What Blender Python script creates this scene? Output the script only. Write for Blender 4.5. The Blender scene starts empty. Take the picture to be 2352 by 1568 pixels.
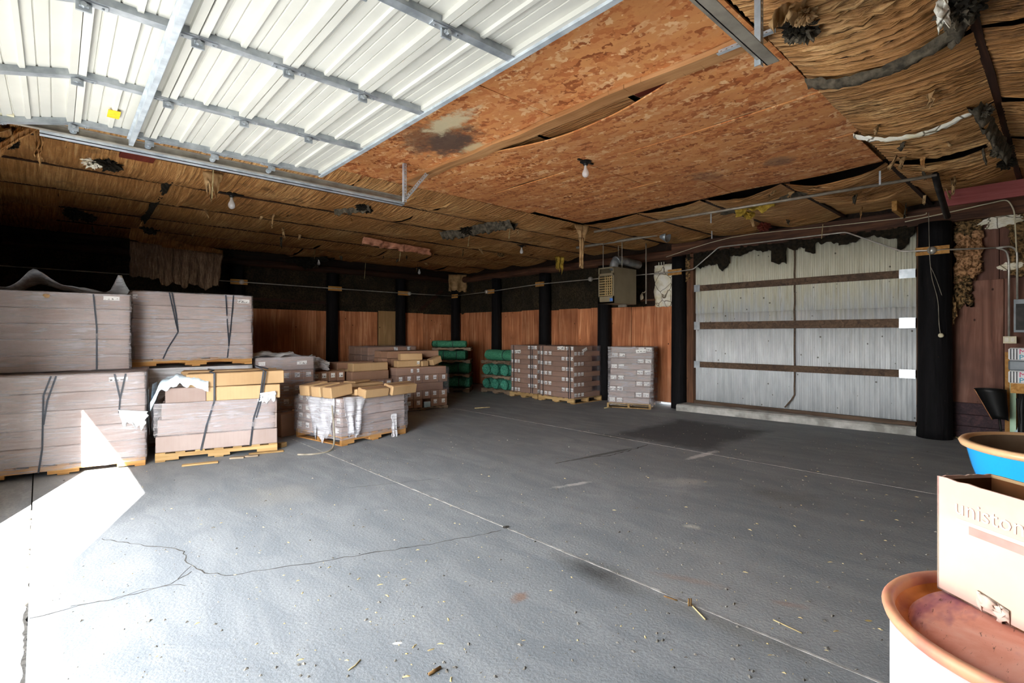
import bpy, bmesh, math, random
from mathutils import Vector, Matrix, noise, Euler

# ------------------------------------------------------------------ camera, sky, sun, exposure
SC = bpy.context.scene
COL = SC.collection
YAW = math.radians(42.8)
F = Vector((math.sin(YAW), math.cos(YAW), 0)); R = Vector((math.cos(YAW), -math.sin(YAW), 0))
CAMZ, FPX, HOR = 1.5, 1172.0, 768.0
cd = bpy.data.cameras.new('camera'); cam = bpy.data.objects.new('camera', cd); COL.objects.link(cam)
cam.location = (0, 0, CAMZ); cam.rotation_euler = (math.pi/2, 0, -YAW)
cd.sensor_width = 36; cd.lens = FPX/2352*36; cd.shift_y = -16/2352; cd.clip_start = 0.03
SC.camera = cam

world = bpy.data.worlds.new('sky'); SC.world = world; world.use_nodes = True
wn = world.node_tree; wn.nodes.clear()
wo = wn.nodes.new('ShaderNodeOutputWorld'); wb = wn.nodes.new('ShaderNodeBackground')
sk = wn.nodes.new('ShaderNodeTexSky'); sk.sky_type = 'NISHITA'; sk.sun_disc = False
sk.sun_elevation = math.radians(33); sk.sun_rotation = math.radians(200); sk.dust_density = 0.3
hs = wn.nodes.new('ShaderNodeHueSaturation'); hs.inputs['Saturation'].default_value = 0.16
wn.links.new(sk.outputs[0], hs.inputs['Color']); wn.links.new(hs.outputs[0], wb.inputs[0]); wb.inputs[1].default_value = 0.25
wn.links.new(wb.outputs[0], wo.inputs[0])

SUN_DIR = Vector((0.39, 1.0, -0.694)).normalized()
sd = bpy.data.lights.new('sun_offscreen', 'SUN'); sun = bpy.data.objects.new('sun_offscreen', sd); COL.objects.link(sun)
sd.energy = 7.0; sd.angle = math.radians(0.5); sd.color = (1.0, 0.95, 0.87)
sun.rotation_euler = SUN_DIR.to_track_quat('-Z', 'Y').to_euler(); sun.location = (-4, -8, 9)

def portal(name, loc, rot, sx, sy):
    l = bpy.data.lights.new(name, 'AREA'); l.shape = 'RECTANGLE'; l.size = sx; l.size_y = sy
    o = bpy.data.objects.new(name, l); COL.objects.link(o); o.location = loc; o.rotation_euler = rot
    l.cycles.is_portal = True
    return o
portal('doorway_daylight_portal_offscreen', (-0.72, 3.08, 1.35), (0, -math.pi/2, 0), 2.7, 3.77)

vs = SC.view_settings
SC.display_settings.display_device = 'sRGB'
vs.view_transform = 'Standard'; vs.look = 'None'; vs.gamma = 1.0; vs.use_curve_mapping = False
vs.exposure = 3.9
SC.cycles.use_denoising = True
SC.cycles.max_bounces = 8; SC.cycles.diffuse_bounces = 6; SC.cycles.glossy_bounces = 3; SC.cycles.transparent_max_bounces = 16
SC.cycles.use_adaptive_sampling = True; SC.cycles.adaptive_threshold = 0.05
SC.cycles.sample_clamp_indirect = 8.0
SC.cycles.caustics_reflective = False; SC.cycles.caustics_refractive = False

RNG = random.Random(7)
def ray(px, py):
    return F + R*((px-1176)/FPX) + Vector((0, 0, (HOR-py)/FPX))
def P(px, py, x=None, y=None, z=None):
    """photo pixel -> point on a plane of the room"""
    d = ray(px, py)
    if x is not None: t = x/d.x
    elif y is not None: t = y/d.y
    else: t = (z-CAMZ)/d.z
    p = d*t; p.z += CAMZ
    return p

# ------------------------------------------------------------------ materials
def hexc(h):
    h = h.lstrip('#'); v = [int(h[i:i+2], 16)/255 for i in (0, 2, 4)]
    return tuple((c/12.92 if c <= .04045 else ((c+.055)/1.055)**2.4) for c in v) + (1,)
MATS = {}
class NT:
    def __init__(s, name):
        m = bpy.data.materials.new(name); m.use_nodes = True; s.m = m; s.t = m.node_tree
        s.t.nodes.clear()
        s.out = s.t.nodes.new('ShaderNodeOutputMaterial')
        s.b = s.t.nodes.new('ShaderNodeBsdfPrincipled')
        s.t.links.new(s.b.outputs[0], s.out.inputs[0]); MATS[name] = m
        s.b.inputs['Specular IOR Level'].default_value = 0.3
    def n(s, typ, ins=None, **kw):
        nd = s.t.nodes.new(typ)
        for k, v in kw.items(): setattr(nd, k, v)
        for k, v in (ins or {}).items(): s.set(nd.inputs[k], v)
        return nd
    def set(s, sock, v):
        if hasattr(v, 'bl_rna') and isinstance(v, bpy.types.NodeSocket): s.t.links.new(v, sock)
        else: sock.default_value = v
    def P(s, **kw):
        for k, v in kw.items(): s.set(s.b.inputs[k.replace('_', ' ')], v)
    def coord(s, kind='Object', scale=(1, 1, 1), loc=(0, 0, 0), rot=(0, 0, 0), rand=False):
        if kind == 'World': o = s.n('ShaderNodeNewGeometry').outputs['Position']
        else: o = s.n('ShaderNodeTexCoord').outputs[kind]
        if rand:
            oi = s.n('ShaderNodeObjectInfo')
            mul = s.math('MULTIPLY', oi.outputs['Random'], 37.0)
            o = s.n('ShaderNodeVectorMath', {0: o, 1: mul}, operation='ADD').outputs[0]
        return s.n('ShaderNodeMapping', {0: o, 1: loc, 2: rot, 3: scale}).outputs[0]
    def noise(s, vec, scale=5, detail=4, rough=.55, dist=0):
        return s.n('ShaderNodeTexNoise', {'Vector': vec, 'Scale': scale, 'Detail': detail, 'Roughness': rough, 'Distortion': dist}).outputs[0]
    def ramp(s, fac, stops, interp='LINEAR'):
        nd = s.n('ShaderNodeValToRGB', {0: fac}); e = nd.color_ramp; e.interpolation = interp
        while len(e.elements) < len(stops): e.elements.new(.5)
        for el, (p, c) in zip(e.elements, stops):
            el.position = p; el.color = c if len(c) == 4 else tuple(c)+(1,)
        return nd.outputs[0]
    def mix(s, fac, a, b, mode='MIX'):
        nd = s.n('ShaderNodeMix', data_type='RGBA', blend_type=mode)
        s.set(nd.inputs[0], fac); s.set(nd.inputs[6], a); s.set(nd.inputs[7], b)
        return nd.outputs[2]
    def math(s, op, a, b=0.0, clamp=False):
        nd = s.n('ShaderNodeMath', operation=op, use_clamp=clamp); s.set(nd.inputs[0], a); s.set(nd.inputs[1], b)
        return nd.outputs[0]
    def bump(s, h, strength=.3, dist=.01):
        nd = s.n('ShaderNodeBump', {'Strength': strength, 'Distance': dist, 'Height': h}); s.set(s.b.inputs['Normal'], nd.outputs[0])
    def rnd(s): return s.n('ShaderNodeObjectInfo').outputs['Random']
W4 = (1, 1, 1, 1); K4 = (0, 0, 0, 1)

def simple(name, c1, c2=None, scale=6, stretch=(1, 1, 1), rough=.7, metal=0, bump=0, kind='Object', rand=True, detail=5, lo=.35, hi=.65, var=0.0, spec=None):
    t = NT(name); v = t.coord(kind, stretch, rand=rand)
    f = t.noise(v, scale, detail)
    c = t.ramp(f, [(lo, hexc(c1)), (hi, hexc(c2 or c1))])
    if var:
        hsv = t.n('ShaderNodeHueSaturation', {'Color': c})
        mr = t.n('ShaderNodeMapRange', {0: t.rnd(), 3: 1-var, 4: 1+var}); t.set(hsv.inputs['Value'], mr.outputs[0]); c = hsv.outputs[0]
    t.P(Base_Color=c, Roughness=rough, Metallic=metal)
    if spec is not None: t.P(Specular_IOR_Level=spec)
    if bump: t.bump(f, bump, .02)
    return t.m

def wood(name, c1, c2, c3, axis='z', rough=.75, knots=True, var=.15, fine=1.0, blot=None):
    t = NT(name)
    st = {'z': (9, 9, .55), 'x': (.55, 9, 9), 'y': (9, .55, 9)}[axis]; st = tuple(a*fine for a in st)
    v = t.coord('Object', st, rand=True)
    f = t.noise(v, 1.6, 6, .6, 1.2)
    c = t.ramp(f, [(.3, hexc(c1)), (.52, hexc(c2)), (.72, hexc(c3))])
    v2 = t.coord('Object', (1, 1, 1), rand=True)
    big = t.noise(v2, 1.3, 3)
    c = t.mix(t.ramp(big, [(.4, K4), (.7, W4)]), c, t.mix(.55, c, hexc(blot or c1)))
    if knots:
        ks = {'z': (2.2, 2.2, 1.5), 'x': (1.5, 2.2, 2.2), 'y': (2.2, 1.5, 2.2)}[axis]
        vo = t.n('ShaderNodeTexVoronoi', {'Vector': t.coord('Object', ks, rand=True), 'Scale': 2.2}).outputs['Distance']
        c = t.mix(t.ramp(vo, [(.03, W4), (.085, K4)]), c, hexc('#2a140a'))
    hsv = t.n('ShaderNodeHueSaturation', {'Color': c}); mr = t.n('ShaderNodeMapRange', {0: t.rnd(), 3: 1-var, 4: 1+var}); t.set(hsv.inputs['Value'], mr.outputs[0])
    t.P(Base_Color=hsv.outputs[0], Roughness=rough); t.bump(f, .25, .01)
    return t.m

def make_concrete(name, tint='#999d9f', stains=True):
    t = NT(name); w = t.coord('World')
    n1 = t.noise(w, .55, 5, .6, .4); n2 = t.noise(t.coord('World', (3.2, 1.1, 1), rot=(0, 0, .45)), 1.1, 6, .65, .8); n3 = t.noise(w, 55, 3, .6)
    c = t.ramp(n1, [(.3, hexc('#8f9395')), (.55, hexc(tint)), (.75, hexc('#a5a9ab'))])
    c = t.mix(t.ramp(n2, [(.40, (.75,)*3), (.62, K4)]), c, hexc('#7b8186'))
    c = t.mix(t.ramp(n3, [(.35, (.55,)*3), (.6, K4)]), c, hexc('#7b8185'))
    if stains:
        def blob(cx, cy, rx, ry, rot, colr, k, edge=(.55, 1.0), nz=.55, ns=3.0, square=False):
            nonlocal c
            m = t.n('ShaderNodeMapping', {0: w, 1: (cx, cy, 0), 2: (0, 0, rot), 3: (rx, ry, 1)}, vector_type='TEXTURE').outputs[0]
            m = t.n('ShaderNodeVectorMath', {0: m, 1: (1, 1, 0)}, operation='MULTIPLY').outputs[0]
            L = t.n('ShaderNodeVectorMath', {0: m}, operation='LENGTH').outputs['Value']
            if square:
                xyz = t.n('ShaderNodeSeparateXYZ', {0: t.n('ShaderNodeVectorMath', {0: m}, operation='ABSOLUTE').outputs[0]}).outputs
                L = t.math('MAXIMUM', xyz[0], xyz[1])
            L = t.math('ADD', L, t.math('MULTIPLY', t.math('SUBTRACT', t.noise(w, ns, 5, .65), .5), nz*2))
            f = t.ramp(L, [(edge[0], (k,)*3), (edge[1], K4)])
            c = t.mix(f, c, hexc(colr))
        def pblob(pts, colr, k, grow=1.0, **kw):
            a, b = [P(px, py, z=0) for px, py in pts[:2]]
            d = (b-a); mid = (a+b)/2
            blob(mid.x, mid.y, d.length/2*grow, pts[2], math.atan2(d.y, d.x), colr, k, **kw)
        pblob([(1250, 1265), (1520, 1375), .17], '#3f3f3d', .8, edge=(.2, 1.0))
        pblob([(1480, 1360), (1960, 1545), .10], '#55544f', .55, edge=(.2, 1.0))
        pblob([(1330, 990), (1480, 1015), .12], '#46453f', .7, edge=(.2, 1.0))
        pblob([(1275, 1064), (1495, 1021), .05], '#454440', .75, edge=(.3, 1.0))
        # dark damp square beside the far joint
        blob(7.3, 3.85, 1.15, .85, 0, '#4c4d50', .85, edge=(.72, 1.0), nz=.28, square=True)
        pblob([(1575, 1055), (1650, 1035), .07], '#d9d9d8', .95, edge=(.5, 1.0), nz=.9, ns=9)
        pblob([(1240, 1125), (1390, 1100), .05], '#cfcfcd', .85, edge=(.3, .9), nz=1.0, ns=9)
        pblob([(1560, 1205), (1610, 1212), .06], '#d8d6cd', .7, edge=(.3, 1.0), nz=.9, ns=9)
        pblob([(1500, 1110), (1640, 1105), .2], '#bdbcb9', .55, edge=(.3, 1.0), nz=.9, ns=5)
        pblob([(1900, 1160), (1700, 1120), .3], '#686764', .5, edge=(.3, 1.1), nz=.9, ns=4)
        pblob([(1175, 1385), (1215, 1360), .05], '#8a6a55', .7, edge=(.3, 1.0), nz=1.0, ns=10)
        pblob([(1480, 1310), (1700, 1355), .05], '#8f7260', .55, edge=(.2, 1.0), nz=1.0, ns=9)
        pblob([(1765, 1380), (1860, 1395), .04], '#96705a', .6, edge=(.2, 1.0), nz=1.0, ns=9)
        pblob([(1985, 1425), (2005, 1425), .012], '#c9a94a', .9, edge=(.6, 1.0), nz=.4, ns=20)
        pblob([(900, 1478), (925, 1476), .012], '#d8d8d6', .9, edge=(.6, 1.0), nz=.6, ns=20)
        pblob([(1450, 1430), (1900, 1300), .9], '#a5a4a1', .35, edge=(.3, 1.1), nz=.8, ns=2)
        pblob([(500, 1150), (760, 1120), .5], '#a19d93', .3, edge=(.3, 1.1), nz=.8, ns=2)
    t.P(Base_Color=c, Roughness=.8); t.bump(t.math('ADD', n3, t.math('MULTIPLY', n2, .6)), .28, .012)
    return t.m
make_concrete('concrete_floor')
make_concrete('concrete_apron', '#a8aaac', False)
simple('concrete_kerb', '#8d8b85', '#c4c2bc', 5, rough=.85, bump=.3)
simple('subbase', '#2b2926', '#3a3733', 8, rough=.95)
simple('crack_dark', '#33312e', '#56534e', 30, rough=.95)
simple('joint_filler', '#c2c1bd', '#7d7b77', 14, rough=.9, kind='World')

def make_osb():
    t = NT('osb')
    w = t.coord('World')
    col = None; hsum = None
    for i, (rot, sc, ds) in enumerate([(.0, (17, 6.5, 1), .11), (.75, (18, 6, 1), .11), (-.6, (16, 6, 1), .11)]):
        wob = t.n('ShaderNodeTexNoise', {'Vector': w, 'Scale': 9.0+i, 'Detail': 2}).outputs['Color']
        wv = t.n('ShaderNodeVectorMath', {0: w, 1: t.n('ShaderNodeVectorMath', {0: wob, 'Scale': ds}, operation='SCALE').outputs[0]}, operation='ADD').outputs[0]
        v = t.n('ShaderNodeMapping', {0: wv, 2: (0, 0, rot), 3: sc}).outputs[0]
        vo = t.n('ShaderNodeTexVoronoi', {'Vector': v, 'Scale': 1.0}, feature='F1', voronoi_dimensions='2D')
        g = t.n('ShaderNodeSeparateColor', {0: vo.outputs['Color']}).outputs[0]
        c = t.ramp(g, [(0, hexc('#97522a')), (.22, hexc('#c97844')), (.5, hexc('#de9a5e')), (.8, hexc('#d88f58')), (1, hexc('#f2c592'))])
        if col is None: col, hsum = c, g
        else:
            m = t.ramp(t.noise(t.coord('World', loc=(i*3.1, i, 0)), 16, 2), [(.47, K4), (.53, W4)])
            col = t.mix(m, col, c); hsum = t.math('ADD', hsum, g)
    big = t.noise(w, .8, 4)
    col = t.mix(t.ramp(big, [(.45, K4), (.75, (.45,)*3)]), col, hexc('#a8643c'))
    # mould patch beside the lifted board and two faint damp patches
    def patch(px, py, rx, ry, colr, k, nz):
        nonlocal col
        p = P(px, py, z=3.45)
        m = t.n('ShaderNodeMapping', {0: w, 1: (p.x, p.y, 0), 3: (rx, ry, 1)}, vector_type='TEXTURE').outputs[0]
        m = t.n('ShaderNodeVectorMath', {0: m, 1: (1, 1, 0)}, operation='MULTIPLY').outputs[0]
        L = t.n('ShaderNodeVectorMath', {0: m}, operation='LENGTH').outputs['Value']
        L = t.math('ADD', L, t.math('MULTIPLY', t.math('SUBTRACT', t.noise(w, 7, 5, .7), .5), nz))
        col = t.mix(t.ramp(L, [(.5, (k,)*3), (.95, K4)]), col, hexc(colr))
    patch(1010, 318, .5, .62, '#6b4a38', .8, 1.6)
    patch(1030, 325, .3, .4, '#4d4540', .7, 1.9)
    patch(1030, 280, .16, .42, '#d8c9a4', .9, 2.2)
    patch(1090, 335, .1, .2, '#d6c49a', .8, 2.4)
    patch(1790, 368, .22, .2, '#7d6654', .6, 1.2)
    patch(1620, 405, .3, .22, '#7d6654', .4, 1.2)
    t.P(Base_Color=col, Roughness=.7); t.bump(hsum, .25, .008)
make_osb()

def make_paper(name, cs, stain, pale='#d9b27c'):
    t = NT(name); w = t.coord('World')
    n = t.noise(w, .7, 5, .6, .5); f = t.noise(t.coord('World', (26, 1.1, 3)), 2.0, 3, .6, .1); fine = t.noise(w, 24, 4, .6)
    c = t.ramp(n, [(.3, hexc(cs[0])), (.5, hexc(cs[1])), (.68, hexc(cs[2]))])
    c = t.mix(t.ramp(f, [(.38, (.75,)*3), (.56, K4)]), c, hexc(stain)); c = t.mix(t.ramp(f, [(.56, K4), (.68, (.5,)*3)]), c, hexc(pale))  # dark and pale streaks painted in for wrinkle shade and crest highlights
    c = t.mix(t.ramp(t.noise(t.coord('World', loc=(5, 2, 0)), 1.9, 6, .7), [(.58, K4), (.72, (.8,)*3)]), c, hexc('#3b2716'))
    c = t.mix(t.ramp(fine, [(.3, (.3,)*3), (.55, K4)]), c, hexc(stain))
    t.P(Base_Color=c, Roughness=.55); t.bump(t.math('ADD', f, t.math('MULTIPLY', fine, .3)), .9, .04)
    return t.m
make_paper('kraft_paper', ('#ab7646', '#c18c55', '#d6a971'), '#8f6032', '#deb984')
make_paper('kraft_grey', ('#5d4939', '#7a634f', '#8d7660'), '#4a392c', '#9c8670')
simple('kraft_torn', '#94724a', '#c5a274', 9, rough=.6, bump=.3)
simple('pink_foil', '#a5694c', '#d79a7c', 9, rough=.5, bump=.4)
simple('yellow_fibre', '#8c7224', '#d2b04a', 14, rough=.95, bump=.6)
simple('brown_fibre', '#3a2e1c', '#9c7a50', 26, rough=.95, bump=.8, lo=.4, hi=.62)
simple('orange_fibre', '#6b4a2c', '#c99a70', 26, rough=.95, bump=.8, lo=.38, hi=.6)
simple('black_fibre', '#14110c', '#2c2519', 20, rough=.97, bump=.8)
simple('grey_fibre', '#3b352c', '#6d6353', 16, rough=.97, bump=.8)
def make_insul_dark():
    t = NT('soot_insulation'); w = t.coord('World'); n = t.noise(w, 2.0, 6, .7, .6); f = t.noise(w, 26, 5, .7)
    c = t.ramp(n, [(.35, hexc('#29241a')), (.6, hexc('#453b2a')), (.8, hexc('#655338'))])
    c = t.mix(t.ramp(f, [(.4, (.8,)*3), (.6, K4)]), c, hexc('#120f0a'))
    t.P(Base_Color=c, Roughness=.97); t.bump(f, .9, .03)
make_insul_dark()
def make_white_insul():
    t = NT('white_backing'); w = t.coord('World'); n = t.noise(w, 6, 5, .6)
    vo = t.n('ShaderNodeTexVoronoi', {'Vector': w, 'Scale': 3.6}, feature='DISTANCE_TO_EDGE').outputs['Distance']
    c = t.ramp(n, [(.3, hexc('#ddd2b0')), (.6, hexc('#faf6ea'))])
    c = t.mix(t.ramp(vo, [(.008, (.9,)*3), (.03, K4)]), c, hexc('#5a4a2c'))
    t.P(Base_Color=c, Roughness=.8); t.bump(n, .5, .03)
make_white_insul()
wood('plywood', '#9c5c3a', '#c98258', '#e6ae84', 'z', var=.2, fine=.7, blot='#7d4a32')
wood('plywood_pale', '#8f6f48', '#a58258', '#b8966b', 'z', var=.05)
wood('plywood_maroon', '#5a3a30', '#7d5546', '#997060', 'z', var=.1, fine=.6, blot='#3a2a28')
wood('plank_purple', '#241b20', '#3b2a2e', '#54393a', 'y', var=.2, knots=False)
wood('pine', '#9a6a34', '#c4914f', '#d8ad70', 'x', var=.12)
wood('pine_y', '#8f6138', '#b98657', '#cfa274', 'y', var=.1)
wood('pallet_wood', '#8a6a42', '#b0905f', '#c9ac7e', 'x', var=.22, knots=False)
wood('pallet_orange', '#94622f', '#b98a50', '#cfa672', 'x', var=.15, knots=False)
wood('pallet_grey', '#5f4f40', '#87745f', '#a0907a', 'x', var=.2, knots=False)
wood('girt_wood', '#3f3028', '#64503f', '#7d6552', 'y', var=.15)
wood('jamb_wood', '#3f281c', '#664530', '#7f5b42', 'z', var=.1)
wood('beam_log', '#33221a', '#5c3d2d', '#84583f', 'y', var=.1, knots=False)
wood('purlin_wood', '#1f130c', '#3a2216', '#543322', 'x', var=.15, knots=False)
wood('deck_wood', '#1a110b', '#2c1c12', '#3d281a', 'x', var=.1, knots=False)
wood('red_board', '#8a4342', '#9c5250', '#aa605d', 'y', var=.02, knots=False)
wood('maroon_board', '#5a2117', '#6f2c1e', '#823a28', 'y', var=.1, knots=False)
def make_post():
    t = NT('creosote_post'); v = t.coord('Object', (9, 9, .8), rand=True); f = t.noise(v, 2, 6, .6)
    c = t.ramp(f, [(.3, hexc('#070708')), (.6, hexc('#141214')), (.8, hexc('#29221f'))])
    sp = t.noise(t.coord('Object', (3, 3, 2), rand=True), 8, 4, .7)
    c = t.mix(t.ramp(sp, [(.72, K4), (.78, (.7,)*3)]), c, hexc('#8d7f72'))
    t.P(Base_Color=c, Roughness=.75, Specular_IOR_Level=.15); t.bump(f, .6, .03)
make_post()
simple('post_scar', '#7d3f33', '#b07060', 20, rough=.8)
def make_corrugated():
    t = NT('corrugated_white'); w = t.coord('World')
    n = t.noise(t.coord('World', (6, 6, .9)), 1.6, 5, .65); z = t.n('ShaderNodeSeparateXYZ', {0: w}).outputs[2]
    c = t.ramp(n, [(.35, hexc('#c4c8cb')), (.65, hexc('#e2e5e7'))])
    up = t.math('ADD', z, t.math('MULTIPLY', t.math('SUBTRACT', t.noise(t.coord('World', (9, 9, 1)), 1.7, 4), .5), 1.3))
    c = t.mix(t.n('ShaderNodeMapRange', {0: up, 1: 1.75, 2: 2.35, 4: .55}).outputs[0], c, hexc('#d7cfa6'))
    st = t.noise(t.coord('World', (14, 14, .8)), 1.4, 5, .7)
    c = t.mix(t.math('MULTIPLY', t.ramp(st, [(.58, K4), (.72, (.8,)*3)]), t.n('ShaderNodeMapRange', {0: z, 1: .9, 2: 2.2}).outputs[0]), c, hexc('#8a7c4a'))
    sp = t.n('ShaderNodeTexVoronoi', {'Vector': w, 'Scale': 5.5}).outputs['Distance']
    c = t.mix(t.ramp(sp, [(.06, (.85,)*3), (.1, K4)]), c, hexc('#4b4436'))
    t.P(Base_Color=c, Roughness=.45, Metallic=.05)
make_corrugated()
simple('white_enamel', '#bdbbb2', '#c9c7be', 2, rough=.4, spec=.4, rand=False)
simple('galvanized', '#8f959a', '#b9bec2', 9, rough=.42, metal=.55)
simple('galv_bright', '#a9b2ba', '#cfd6db', 9, rough=.35, metal=.4)
simple('track_steel', '#8b8378', '#aaa294', 8, rough=.45, metal=.4)
simple('conduit_steel', '#a9a69e', '#cbc8bf', 8, rough=.35, metal=.5)
simple('heater_tan', '#857a62', '#93876e', 3, rough=.5, metal=.1)
simple('heater_louvre', '#b49b6b', '#cbb383', 5, rough=.4, metal=.2)
simple('black_iron', '#171514', '#2b2725', 12, rough=.5, metal=.3)
simple('strap_black', '#20242b', '#343a44', 12, rough=.45)
simple('cord_grey', '#7b7466', '#a1998a', 10, rough=.7)
simple('cream_plastic', '#cfc6a8', '#e2dabd', 6, rough=.5)
simple('grey_box', '#6f757b', '#858b91', 5, rough=.5, metal=.2)
simple('blue_sticker', '#2f62b5', '#6f9be0', 30, rough=.5)
simple('yellow_sticker', '#e2b21a', '#f0c531', 40, rough=.5)
def make_carton(name, a, b, var=.08):
    t = NT(name); v = t.coord('Object', rand=True); n = t.noise(v, 1.8, 4); f = t.noise(t.coord('Object', (60, 60, 2), rand=True), 1, 2)
    c = t.ramp(n, [(.3, hexc(a)), (.7, hexc(b))]); c = t.mix(t.math('MULTIPLY', f, .18), c, hexc('#6d4a31'))
    hsv = t.n('ShaderNodeHueSaturation', {'Color': c}); mr = t.n('ShaderNodeMapRange', {0: t.rnd(), 3: 1-var, 4: 1+var}); t.set(hsv.inputs['Value'], mr.outputs[0])
    t.P(Base_Color=hsv.outputs[0], Roughness=.75); t.bump(n, .08, .02)
make_carton('carton_pale', '#9a8780', '#ad9d97')
make_carton('carton_mid', '#8d6a54', '#a17e68')
make_carton('carton_tan', '#ab8a62', '#c0a077')
simple('carton_inside', '#4e2c10', '#6b3f1a', 5, rough=.85)
def make_label():
    t = NT('printed_label'); g = t.coord('Generated')
    v = t.n('ShaderNodeTexVoronoi', {'Vector': t.coord('Generated', (9, 9, 5), rand=True), 'Scale': 1.0}, distance='CHEBYCHEV').outputs['Color']
    r = t.n('ShaderNodeSeparateColor', {0: v}).outputs[0]
    z = t.n('ShaderNodeSeparateXYZ', {0: g}).outputs[2]
    band = t.math('MULTIPLY', t.ramp(z, [(.1, K4), (.14, W4), (.5, W4), (.54, K4)], 'CONSTANT'), t.ramp(r, [(0, K4), (.66, W4)], 'CONSTANT'))
    t.P(Base_Color=t.mix(band, hexc('#e9e7e2'), hexc('#5d5b5a')), Roughness=.6)
make_label()
def make_wrap(name, lo, hi, tint='#c2bdc0'):
    t = NT(name)
    v = t.coord('Object', (1.4, 1.4, 22), rand=True); f = t.noise(v, 1.6, 5, .65, 1.0)
    big = t.noise(t.coord('Object', rand=True), 2.2, 4, .6, .8)
    t.P(Base_Color=hexc(tint), Roughness=.22, Specular_IOR_Level=.55); t.bump(t.math('ADD', f, t.math('MULTIPLY', big, .7)), .5, .02)
    tr = t.n('ShaderNodeBsdfTransparent', {0: (.97, .97, .98, 1)})
    fac = t.n('ShaderNodeMapRange', {0: t.math('MULTIPLY', f, t.math('ADD', big, .5)), 1: .34, 2: .64, 3: lo, 4: hi}).outputs[0]
    ms = t.n('ShaderNodeMixShader', {0: fac, 1: tr.outputs[0], 2: t.b.outputs[0]})
    t.t.links.new(ms.outputs[0], t.out.inputs[0])
make_wrap('stretch_film', .08, .55)
make_wrap('stretch_film_dark', .05, .22, '#b7aeb2')
make_wrap('plastic_sheet', .5, .9, '#e6e8ea')
make_wrap('film_loose', .18, .6, '#e2e2e6')
make_wrap('plastic_blue', .6, .95, '#cfe2ee')
simple('green_matting', '#2a6a50', '#4f9674', 26, stretch=(1, 3, 3), rough=.8, bump=.7, var=.2)
simple('teal_matting', '#226a58', '#559f85', 30, rough=.8, bump=.8, var=.25)
def make_drum_lid():
    t = NT('drum_red_rust'); v = t.coord('Object'); n = t.noise(v, 5, 6, .65, .6); f = t.noise(t.coord('Object', (9, 40, 9)), 3, 4, .7)
    c = t.ramp(n, [(.3, hexc('#c97660')), (.5, hexc('#db9684')), (.7, hexc('#e0aca2'))])
    c = t.mix(t.ramp(t.noise(t.coord('Object', (3, 8, 3), rot=(0, 0, .9), loc=(2.2, 1, 0)), 1.2, 4, .6), [(.52, K4), (.66, (.85,)*3)]), c, hexc('#8a4a68'))
    c = t.mix(t.ramp(f, [(.28, (.9,)*3), (.38, K4)]), c, hexc('#5a2a20'))
    t.P(Base_Color=c, Roughness=.5); t.bump(n, .2, .01)
make_drum_lid()
simple('drum_rust', '#b05a20', '#d98b46', 9, rough=.65, bump=.2)
simple('drum_rim', '#c7796a', '#d79c78', 7, rough=.5, lo=.4, hi=.6)
def make_drum_side():
    t = NT('drum_side'); v = t.coord('Object'); n = t.noise(t.coord('Object', (4, 4, 2)), 2, 5, .65)
    z = t.n('ShaderNodeSeparateXYZ', {0: v}).outputs[2]
    c = t.ramp(n, [(.3, hexc('#9aa0ad')), (.5, hexc('#c6c4c6')), (.7, hexc('#d8d2ca'))])
    up = t.math('ADD', z, t.math('MULTIPLY', t.math('SUBTRACT', n, .5), .18))
    c = t.mix(t.n('ShaderNodeMapRange', {0: up, 1: .82, 2: .87, 4: .9}).outputs[0], c, hexc('#d08c84'))
    t.P(Base_Color=c, Roughness=.5)
make_drum_side()
def make_box_pink():
    t = NT('faded_carton'); v = t.coord('Object'); x = t.n('ShaderNodeSeparateXYZ', {0: v}).outputs
    n = t.noise(v, 9, 5, .65)
    zz = t.math('ADD', x[2], t.math('MULTIPLY', t.math('SUBTRACT', n, .5), .05))
    c = t.ramp(t.noise(v, 4, 4), [(.3, hexc('#c6b4a0')), (.7, hexc('#d3c4b0'))])
    band = t.math('MAXIMUM', t.n('ShaderNodeMapRange', {0: zz, 1: .175, 2: .2, 4: .8}).outputs[0], t.n('ShaderNodeMapRange', {0: zz, 1: .035, 2: .015, 4: .7}).outputs[0])
    band = t.math('MULTIPLY', band, t.ramp(t.noise(v, 7, 4), [(.25, K4), (.45, W4)]))
    stripe = t.math('MULTIPLY', t.n('ShaderNodeMapRange', {0: zz, 1: .195, 2: .19}).outputs[0], 0.0)
    c = t.mix(t.math('ADD', band, stripe, True), c, hexc('#d0a599'))
    t.P(Base_Color=c, Roughness=.75)
make_box_pink()
simple('faded_print', '#d8c2b2', '#dfcabc', 9, rough=.75)
simple('faded_red', '#c2877d', '#cb998e', 9, rough=.75)
simple('blue_glaze', '#1590dc', '#1c9fe8', 2, rough=.12, spec=.6)
simple('tan_glaze', '#b98d64', '#d3ab80', 6, rough=.3)
simple('pot_inside', '#5a4230', '#7c6a55', 5, rough=.6)
simple('print_white', '#e4e4e6', '#f2f2f3', 8, rough=.6)
simple('print_pink', '#e0507a', '#e8688c', 8, rough=.6)
simple('print_blue', '#2f8fae', '#3fa0bd', 8, rough=.6)
simple('print_dark', '#3a3a3c', '#55555a', 8, rough=.6)
simple('pale_green', '#b9d9b8', '#cde6c9', 8, rough=.7)
simple('scoop_black', '#070707', '#121212', 8, rough=.5)
simple('copper_edge', '#8a5a3c', '#b07c58', 8, rough=.4, metal=.4)
simple('pale_blue_plastic', '#a8c8d6', '#cfe3ea', 6, rough=.4)
simple('exterior_wall', '#b8b2a6', '#cdc8bd', 4, rough=.85)  # pale tone of the unseen wall faces, picked to bounce light indoors
simple('interior_wall', '#4a3424', '#6a4a32', 4, rough=.85)
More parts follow.
